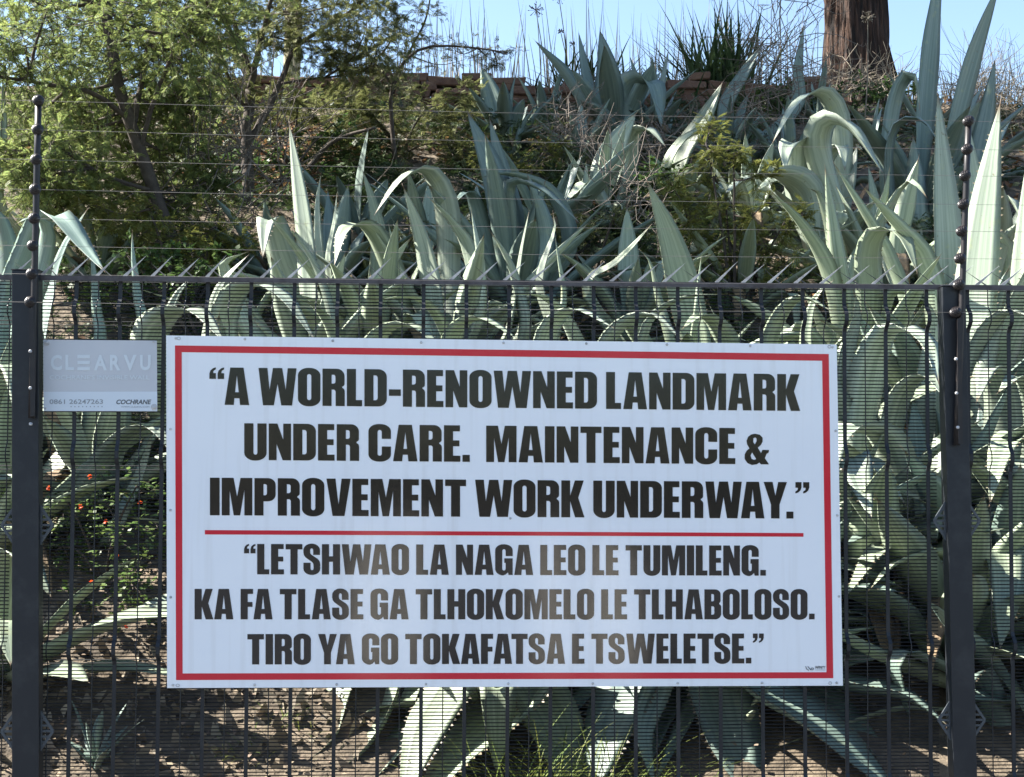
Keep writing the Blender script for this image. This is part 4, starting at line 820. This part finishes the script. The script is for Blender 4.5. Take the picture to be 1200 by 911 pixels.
shrub(450, 4.7, [(450, 290, .14), (480, 260, .12), (470, 300, .12), (420, 300, .12), (540, 260, .1)], 'small dark bush behind the hooked leaf', 'bush', M_acl2, T_FRN, .5, 36, 18, 8)
shrub(610, 7.2, [(600, 200, .12), (620, 190, .12), (640, 175, .12), (560, 180, .14), (575, 165, .12), (655, 160, .1)], 'trailing yellow-green creeper between the middle agaves', 'creeper', M_fern, T_FRN, .5, 37, 16, 8)
shrub(330, 7.4, [(240, 190, .22), (280, 175, .22), (320, 180, .22), (360, 170, .22), (300, 215, .22), (350, 215, .22), (260, 235, .2), (395, 205, .22), (430, 230, .22), (225, 160, .2), (390, 145, .2)], 'dark undergrowth around the foot of the forked tree', 'shrub', M_shrub, T_LEAF, .05, 41, 22, 9)
shrub(240, 4.2, [(190, 300, .16), (230, 310, .16), (150, 300, .16), (270, 300, .16), (130, 330, .16), (180, 330, .16), (90, 320, .16)], 'dark leafy scrub along the fence top between the left pole and the pale spike', 'shrub', M_shrub, T_LEAF, .045, 42, 22, 9)
# flowering bush behind the mesh
fb = empty('flower_bush', G(125, 1.7), 'leafy green bush with small orange flowers behind the mesh under the grey plaque', 'bush')
rn = random.Random(9); cl = [(W(a, b, 1.55 + rn.uniform(-.25, .35)), r) for a, b, r in [(80, 590, .14), (120, 580, .14), (160, 570, .14), (100, 625, .14), (145, 620, .14), (180, 610, .12), (110, 665, .13), (155, 660, .13), (190, 650, .12), (130, 700, .12), (170, 700, .12), (90, 700, .1), (140, 735, .1), (180, 735, .1), (75, 640, .1)]]
b = G(125, 1.7); sk = [([b, b.lerp(c, .5) + Vector((0, -.05, .06)), c], (.008, .004)) for c, r in cl[::2]]
grow(fb, sk, cl, M_bark, mat('flower_bush_leaf', (.105, .16, .045), .5, hsv=(.02, .35), trans=(.4, (.15, .25, .05))), T_LEAF, 16, 1.0, .030, .005, 38, 9, .8)
for a, c in ((105, 559), (94, 594), (137, 653), (107, 683), (147, 735), (57, 572), (164, 590), (124, 612)):
    p = W(a, c, 1.22); mb = MB()
    for k in range(11):
        d = Vector((rn.gauss(0, 1), rn.gauss(-.3, 1), rn.gauss(.2, 1))).normalized(); e = d.orthogonal().normalized() * .0042
        mb.add([p, p + d * .008 + e, p + d * .013, p + d * .008 - e], [(0, 1, 2, 3)])
    mb.build('flower', M_flower, fb)

# ---------------------------------------------------------------- thorny dry twigs
def twigs(px, y, boxes, label, n, seed, spread=.3, thorns=True, r=.004, mt=None):
    rn = random.Random(seed); mb = MB()
    for k in range(n):
        a, b, ww, hh = rn.choice(boxes); p = W(a + rn.uniform(-ww, ww), b + rn.uniform(-hh, hh), y + rn.uniform(-.4, .4)); d = Vector((rn.gauss(0, .6), rn.gauss(0, .5), rn.gauss(.25, .6))).normalized(); P = [p]
        for j in range(4):
            d = (d + Vector((rn.gauss(0, .35), rn.gauss(0, .3), rn.gauss(0, .35)))).normalized(); P.append(P[-1] + d * spread * rn.uniform(.15, .35))
        mb.tube(P, [r, r * .9, r * .75, r * .6, r * .35], 4, False)
        if thorns:
            for j in range(1, 5):
                for _ in range(2):
                    q = P[j - 1].lerp(P[j], rn.random()); e = Vector((rn.gauss(0, 1), rn.gauss(0, 1), rn.gauss(0, 1))).normalized(); mb.tube([q, q + e * rn.uniform(.025, .06)], [r * .5, r * .15], 3, False)
    o = mb.build('thorn_thicket', mt or M_twig); return tag(o, label, 'thicket')
twigs(915, 7.6, [(915, 90, 25, 40), (905, 150, 30, 40), (880, 100, 30, 40), (930, 190, 20, 20), (925, 40, 25, 40)], 'tangle of pale thorny twigs left of the shaggy trunk', 150, 51, .8)
twigs(715, 7.6, [(690, 170, 50, 25), (740, 175, 40, 25), (790, 170, 30, 15), (670, 150, 15, 30)], 'heap of grey spiny dead twigs below the dark skyline agave', 240, 52, .35)
twigs(245, 5.8, [(230, 190, 30, 50), (260, 210, 40, 40), (310, 190, 40, 40), (200, 230, 40, 40)], 'bare brown stems in the shade between the two trees', 140, 53, .9, False, .005)
twigs(750, 5.6, [(745, 240, 25, 40), (770, 260, 25, 40), (720, 215, 20, 20)], 'thin dry twigs in the dark hollow left of the toothed leaf', 60, 54, .6, False, .0035)
twigs(1005, 11.0, [(1005, 100, 55, 12)], 'low brown brush around the foot of the shaggy trunk', 160, 56, .5, False, .004, M_stalk)
shrub(1000, 9.9, [(960, 110, .2), (985, 118, .2), (1015, 115, .22), (1045, 112, .2), (930, 105, .2), (1075, 110, .2), (900, 110, .2)], 'dull scrub along the crest in front of the shaggy trunk', 'shrub', M_shrub, T_LEAF, .05, 39, 22, 9)
shrub(760, 6.6, [(700, 215, .2), (740, 230, .2), (770, 200, .2), (800, 215, .2), (780, 250, .2), (650, 230, .2), (725, 260, .2)], 'dark scrub filling the middle of the bank', 'shrub', M_shrub, T_LEAF, .05, 40, 24, 10)
twigs(1175, 9.5, [(1175, 130, 30, 35), (1140, 110, 15, 20)], 'brown dry brush on the bank top at the right edge', 300, 55, .7, False, .003, M_stalk)

# ---------------------------------------------------------------- skyline: wall, trunk, poles, strap leaves, dry stalks
rn = random.Random(12)
wl = MB(); xw = W(215, 110, 10.1).x; xe = W(960, 110, 10.1).x
def block(mb, x0, x1, y0, y1, z0, z1):
    j = lambda s: rn.uniform(-s, s); s = .018
    mb.box8([(x0 + j(s), y0 + j(s), z0 + j(s)), (x1 + j(s), y0 + j(s), z0 + j(s)), (x1, y1, z0), (x0, y1, z0), (x0 + j(s), y0 + j(s), z1 + j(s)), (x1 + j(s), y0 + j(s), z1 + j(s)), (x1 + j(s), y1, z1 + j(s)), (x0 + j(s), y1, z1 + j(s))])
for c in range(5):
    x = xw + rn.uniform(0, .1)
    while x < xe:
        ww = rn.uniform(.14, .5)
        zb = bank(x, 9.95) - .02
        if c < 4 or rn.random() < .3: block(wl, x, x + ww - .003, 9.98 + rn.uniform(-.03, .03), 10.3, zb + c * .085, zb + c * .085 + .084)
        x += ww
wo = wl.build('stone_edging', M_stone); bv = wo.modifiers.new('b', 'BEVEL'); bv.width = .012
tag(wo, 'low rough rust-red stone edging along the top of the bank', 'wall')
# big shaggy trunk
yt = 12.0; tb = W(1006, 125, yt); root = root_euc = empty('shaggy_tree', tb, 'massive shaggy brown tree trunk on the skyline at the top right', 'tree')
V = []; Fq = []; nt_, nz = 120, 90; H = 7.5; rad0 = 36 / ppm(yt)
for j in range(nz + 1):
    t = j / nz; z = -.5 + H * t; rr_ = rad0 * (1 + .28 * math.exp(-max(0, z) * 2.2)) * (1 - .045 * max(0, z))
    for i in range(nt_):
        a = 2 * math.pi * i / nt_; n1 = noise.noise(Vector((math.cos(a) * 7, math.sin(a) * 7, z * .9))); n2 = noise.noise(Vector((math.cos(a) * 17, math.sin(a) * 17, z * 2.6 + 5)))
        r = rr_ * (1 + .05 * math.sin(a * 3 + 1) + .17 * (abs(n1) * 2 - .5) + .10 * n2); V.append((tb.x + r * math.cos(a) - .03 * z, tb.y + r * math.sin(a), tb.z + z))
for j in range(nz):
    for i in range(nt_):
        i2 = (i + 1) % nt_; Fq.append((j * nt_ + i, j * nt_ + i2, (j + 1) * nt_ + i2, (j + 1) * nt_ + i))
bn = M_eucb.node_tree; N = bn.nodes; tc = N.new('ShaderNodeTexCoord'); mp = N.new('ShaderNodeMapping'); mp.inputs['Scale'].default_value = (9, 9, 1.1); nn_ = N.new('ShaderNodeTexNoise'); nn_.inputs['Scale'].default_value = 2.2; nn_.inputs['Detail'].default_value = 8
cr = N.new('ShaderNodeValToRGB'); cr.color_ramp.elements[0].position = .36; cr.color_ramp.elements[0].color = (.012, .008, .0065, 1); cr.color_ramp.elements[1].position = .66; cr.color_ramp.elements[1].color = (.085, .046, .03, 1)
bu = N.new('ShaderNodeBump'); bu.inputs['Distance'].default_value = .14; bu.inputs['Strength'].default_value = .9
bn.links.new(tc.outputs['Object'], mp.inputs[0]); bn.links.new(mp.outputs[0], nn_.inputs['Vector']); bn.links.new(nn_.outputs[0], cr.inputs[0]); bn.links.new(cr.outputs[0], N['Principled BSDF'].inputs['Base Color']); bn.links.new(nn_.outputs[0], bu.inputs['Height']); bn.links.new(bu.outputs[0], N['Principled BSDF'].inputs['Normal'])
mesh_obj('trunk', V, Fq, M_eucb, root, True)
# slender pale trunk behind the forked tree; unseen crown added to shade the bank
pb = W(341, 100, 11.6); root_p = empty('tall_tree', pb, 'slender pale trunk behind the forked tree on the skyline, its crown above the picture', 'tree')
def blade(w, n=5, curve=.35):
    v = []; f = []
    for i in range(n + 1):
        t = i / n; ww = w / 2 * (1 - t ** 2) + .0005; v += [(-ww, t, -curve * t * t), (ww, t, -curve * t * t)]
    return v, [(2 * i, 2 * i + 1, 2 * i + 3, 2 * i + 2) for i in range(n)]
def tuft(px, y, n, L, w, label, m, name, cat, seed, spread=.5, rad=.12, curve=.35, group=None):
    r_ = np.random.RandomState(seed); c = G(px, y); pos = np.array([[c.x + r_.normal(0, rad), y + r_.normal(0, rad * .6), 0] for _ in range(n)])
    for p in pos: p[1] = max(p[1], .2); p[2] = bank(p[0], p[1]) - .02
    D = np.stack([r_.normal(0, spread, n), r_.normal(0, spread, n), np.ones(n)], 1); Nn = np.stack([D[:, 0], D[:, 1], np.full(n, .15)], 1) * -1; Nn[:, 2] = .6
    v, f = blade(w / L, 5, curve); o = scatter(name, v, f, pos, frames(D, Nn, L * r_.uniform(.6, 1.1, n)), m); return tag(o, label, cat, group)
tuft(845, 10.4, 260, 1.1, .04, 'dark strap-leaved clump against the sky left of the shaggy trunk', M_strap, 'strap_plant', 'plant', 61, .38, .2, .22)
tuft(695, 10.5, 110, .75, .035, 'dark strap-leaved clump behind the spiky skyline agave', M_strap, 'strap_plant', 'plant', 62, .5, .2, .3)
tuft(648, 10.4, 26, .45, .03, 'small arching strap-leaved clump on the skyline left of the spiky agave', M_strap, 'strap_plant', 'plant', 63, .9, .15, .6)
tuft(880, 9.6, 70, .55, .03, 'drooping strap leaves in front of the dark clump near the thorny twigs', M_strap, 'strap_plant', 'plant', 64, .5, .25, .35)
for px, py, y, lb, rr_ in ((628, 12, 10.6, 'dry flower stalk with a round seed head left of the spiky agave', .085), (655, -4, 10.7, 'tall dry flower stalk whose seed head touches the top edge', .085), (657, 37, 10.5, 'thin stalk with one dark bud beside the skyline agave', .03), (671, 52, 10.5, 'shorter stalk with a dark bud just left of the skyline agave', .035), (1017, 20, 9.0, 'yellow dry umbel on a thin stem before the shaggy trunk', .07)):
    tp = W(px, py, y); ba = G(px + (12 if px < 700 else -3), y); r_ = empty('seed_stalk', ba, lb, 'dry flower'); mb = MB(); mb.tube(catmull([ba, ba.lerp(tp, .5) + Vector((.02, 0, .02)), tp], 8), [.008, .008, .007, .007, .006, .006, .005, .005, .004], 5); mb.build('stem', M_stalk, r_)
    hb = MB(); n = 36 if rr_ > .05 else 14
    for k in range(n):
        d = Vector((rn.gauss(0, 1), rn.gauss(0, 1), rn.gauss(.25, .8))).normalized() * rr_ * rn.uniform(.7, 1.05); hb.tube([tp, tp + d], [.0025, .002], 3, False); q = tp + d; s = .009 if rr_ > .05 else .012
        hb.lathe(q - d.normalized() * s, d, [(0, .002), (s, s * .6), (2 * s, .002)], 5)
    hb.build('seed_head', M_seed if px < 900 else M_stalk, r_)
# countless thin dry stalks along the bank top
def stalks(name, label, x0, x1, y, n, h0, h1, seed, w=.012, lean=.08, m=M_stalk):
    r_ = np.random.RandomState(seed); px = r_.uniform(x0, x1, n); yy = y + r_.uniform(-.4, .7, n); pos = np.array([[W(a, 100, b).x, b, 0] for a, b in zip(px, yy)])
    for p in pos: p[2] = bank(p[0], p[1]) - .03
    D = np.stack([r_.normal(0, lean, n), r_.normal(0, lean, n), np.ones(n)], 1); Nn = np.stack([r_.normal(0, 1, n), -np.ones(n), np.zeros(n)], 1); v, f = blade(w, 4, .08)
    A = frames(D, Nn, np.ones(n)); h = r_.uniform(h0, h1, n) ; A[:, :, 1] *= h[:, None]; A[:, :, 2] *= h[:, None]
    return tag(scatter(name, v, f, pos, A, m), label, 'grass', kind='stuff')
stalks('dry_grass', 'thin bare dry stalks standing along the bank top', 395, 960, 10.7, 420, .35, 1.45, 71)
stalks('dry_grass', 'dry brown grass along the bank top at the right', 1050, 1230, 10.6, 420, .15, .65, 72, .012, .3)
stalks('dry_grass', 'short dry grass on the bank top at the left', 180, 480, 10.5, 240, .1, .55, 73, .010, .25)
# grass behind the mesh
for px, y, n, L, lb, sd in ((610, .36, 150, .42, 'tuft of yellow-green grass beneath the middle of the board', 81), (715, .37, 130, .40, 'bright green grass tuft beneath the right of the middle', 82), (655, .38, 80, .42, 'thin grass tuft between the two greener ones', 83), (290, .75, 70, .11, 'sparse low grass on bare soil under the left end of the board', 84), (800, .36, 50, .34, 'grass tuft beside the small bright agave', 85), (345, .85, 30, .12, 'few grass blades right of the bare soil', 86)):
    tuft(px, y, n, L, .006, lb, M_grass, 'grass_tuft', 'grass', sd, .55, .07, .5, 'grass tufts behind the mesh')
stalks('dry_grass', 'short dry grass scattered over the bare soil behind the mesh', -20, 430, 1.0, 900, .03, .11, 74, .05, .8)
# leaf litter over the slope
def litter(name, label, regs, size, m, seed):
    r_ = np.random.RandomState(seed); P = []
    for x0, x1, y0, y1, n in regs:
        yy = r_.uniform(y0, y1, n); xx = np.array([W(a, 400, b).x for a, b in zip(r_.uniform(x0, x1, n), yy)]); P += [(a, b, bank(a, b) + r_.uniform(.005, .05)) for a, b in zip(xx, yy)]
    P = np.array(P); n = len(P); D = np.stack([r_.normal(0, 1, n), r_.normal(0, 1, n), r_.normal(.2, .35, n)], 1); Nn = np.stack([r_.normal(0, .5, n), r_.normal(-.3, .5, n), np.ones(n)], 1)
    return tag(scatter(name, T_LEAF[0], T_LEAF[1], P, frames(D, Nn, size * r_.uniform(.5, 1.3, n)), m), label, 'litter', kind='stuff')
litter('leaf_litter', 'dry orange-brown leaves lying on the bank', [(200, 420, 7.0, 9.4, 2300), (400, 900, 8.0, 10, 900), (0, 1200, 2.4, 9.5, 700), (1050, 1200, 7, 10.5, 700)], .07, M_lit, 91)
litter('leaf_litter', 'brown crumbled leaves on the bare soil behind the left end of the mesh', [(0, 420, .2, 2.4, 1500), (420, 1250, .2, 2.2, 700)], .028, mat('crumbled_litter', (.17, .13, .09), .95, hsv=(.02, .5)), 94)
st = MB(); rn = random.Random(92)
for k in range(260):
    yy = rn.uniform(.15, 2.2); x = W(rn.uniform(-20, 420), 800, yy).x; s = rn.uniform(.006, .022); c = Vector((x, yy, bank(x, yy))); vs = [c + Vector((rn.uniform(-1, 1), rn.uniform(-1, 1), rn.uniform(-.4, .8))) * s for _ in range(6)]
    st.add(vs, [(0, 1, 2), (0, 2, 3), (0, 3, 4), (0, 4, 1), (5, 2, 1), (5, 3, 2), (5, 4, 3), (5, 1, 4)])
tag(st.build('pebbles', M_soil), 'small stones and clods scattered on the bare soil', 'stones', kind='stuff')

def cover(name, label, regs, size, m, seed, hmax):
    r_ = np.random.RandomState(seed); P = []
    for x0, x1, y0, y1, n in regs:
        yy = r_.uniform(y0, y1, n); xx = np.array([W(a, 400, b).x for a, b in zip(r_.uniform(x0, x1, n), yy)])
        for a, b in zip(xx, yy):
            k = noise.noise(Vector((a * 1.6, b * 1.6, 9)))
            if k > -.12: P.append((a, b, bank(a, b) + r_.uniform(.0, hmax) * (.35 + k)))
    P = np.array(P); n = len(P); D = np.stack([r_.normal(0, 1, n), r_.normal(-.3, 1, n), r_.normal(.2, .5, n)], 1); Nn = np.stack([r_.normal(0, .6, n), r_.normal(-.2, .6, n), np.ones(n)], 1)
    return tag(scatter(name, T_ACA[0], T_ACA[1], P, frames(D, Nn, size * r_.uniform(.5, 1.3, n)), m), label, 'undergrowth', kind='stuff')
cover('undergrowth', 'low dark green undergrowth between the agaves on the bank', [(-100, 1300, 2.6, 6, 14000), (180, 760, 5, 9.6, 9000), (420, 1400, 1.2, 2.6, 3000), (700, 1250, 4, 10.3, 5000), (-200, 420, 1.9, 2.8, 2500), (-100, 1300, 6, 10, 6500), (400, 900, 6, 9.8, 3000)], 1.0, mat('undergrowth_leaf', (.045, .075, .024), .5, hsv=(.02, .4), trans=(.25, (.1, .2, .04))), 95, .5)
# crown of the shaggy tree, high above the picture
rn = random.Random(15); cl = []
for k in range(34):
    cl.append((Vector((tb.x - 2.2 + rn.uniform(-5.5, 4.0), tb.y - .3 + rn.uniform(-2.6, 2.4), tb.z + rn.uniform(4.0, 8.5))), rn.uniform(.7, 1.1)))
top = tb + Vector((-.2, 0, 6.6)); sk = [([top, top + Vector((-1.5, -.3, 1)), top + Vector((-4.5, -.8, .6))], (.2, .06)), ([top, top + Vector((1, .6, 1)), top + Vector((2.5, .5, 1.6))], (.2, .06)), ([top, top + Vector((-.3, .8, 1)), top + Vector((-2, 1.4, 2.2))], (.16, .05))]
grow(root_euc, sk, cl, M_eucb, M_strap, T_LEAF, 16, 1.3, .17, .04, 97, 7, .6)
cl = []  # crown added on the pale trunk, out of view, to shade the mid-bank
for k in range(52):
    cl.append((Vector((pb.x - .6 + rn.uniform(-5.0, 1.5), pb.y - 2.4 + rn.uniform(-3.2, 3.0), pb.z + rn.uniform(4.2, 8.2))), rn.uniform(.7, 1.15)))
top = pb + Vector((.1, -.1, 4.6)); sk = [([pb + Vector((0, 0, -.5)), pb + Vector((.03, 0, 2)), top], (.105, .08)), ([top, top + Vector((-1.2, -.6, 1)), top + Vector((-2.8, -1.6, 1.6))], (.07, .03)), ([top, top + Vector((1, -.6, 1)), top + Vector((2.3, -1.8, 1.8))], (.07, .03)), ([top, top + Vector((0, -.8, 1.3)), top + Vector((-.3, -2.4, 2.6))], (.07, .03))]
grow(root_p, sk, cl, M_post, M_strap, T_LEAF, 18, 1.3, .18, .03, 98, 9, .6)
# added backdrop and pale blocks, out of view, shaping the glossy board's reflections
hd = empty('hedge', (0, -27, 0), 'tall dark hedge across the road from the board', 'hedge')
P = np.stack([rs.uniform(-26, 26, 44000), rs.uniform(-27.6, -26.4, 44000), rs.uniform(0, 4.4, 44000)], 1); n = len(P)
scatter('foliage', T_LEAF[0], T_LEAF[1], P, frames(rs.normal(0, 1, (n, 3)), rs.normal(0, 1, (n, 3)), .2 * rs.uniform(.6, 1.2, n)), M_shrub, hd)
for x0, x1, h in ((-.84, -.56, 1.05), (-.46, -.29, 1.1), (.60, .84, 1.0), (1.02, 1.36, .95)):  # added pale blocks, sloped to catch sun and glare in the lettering
    mb = MB(); mb.box8([(x0, -6.9, 0), (x1, -6.9, 0), (x1, -6.0, 0), (x0, -6.0, 0), (x0, -6.9, h), (x1, -6.9, h), (x1, -6.75, h), (x0, -6.75, h)]); pr_ = mb.build('pale_reflector', mat('reflector_pale', (.66, .62, .54), .9))
    tag(pr_, 'low limewashed sloping buttress facing the board, %s' % {1.05: 'leftmost of the four', 1.1: 'the tallest of the four', 1.0: 'second from the right', .95: 'the lowest of the four'}[h], 'buttress', 'buttresses across the pavement')
#END
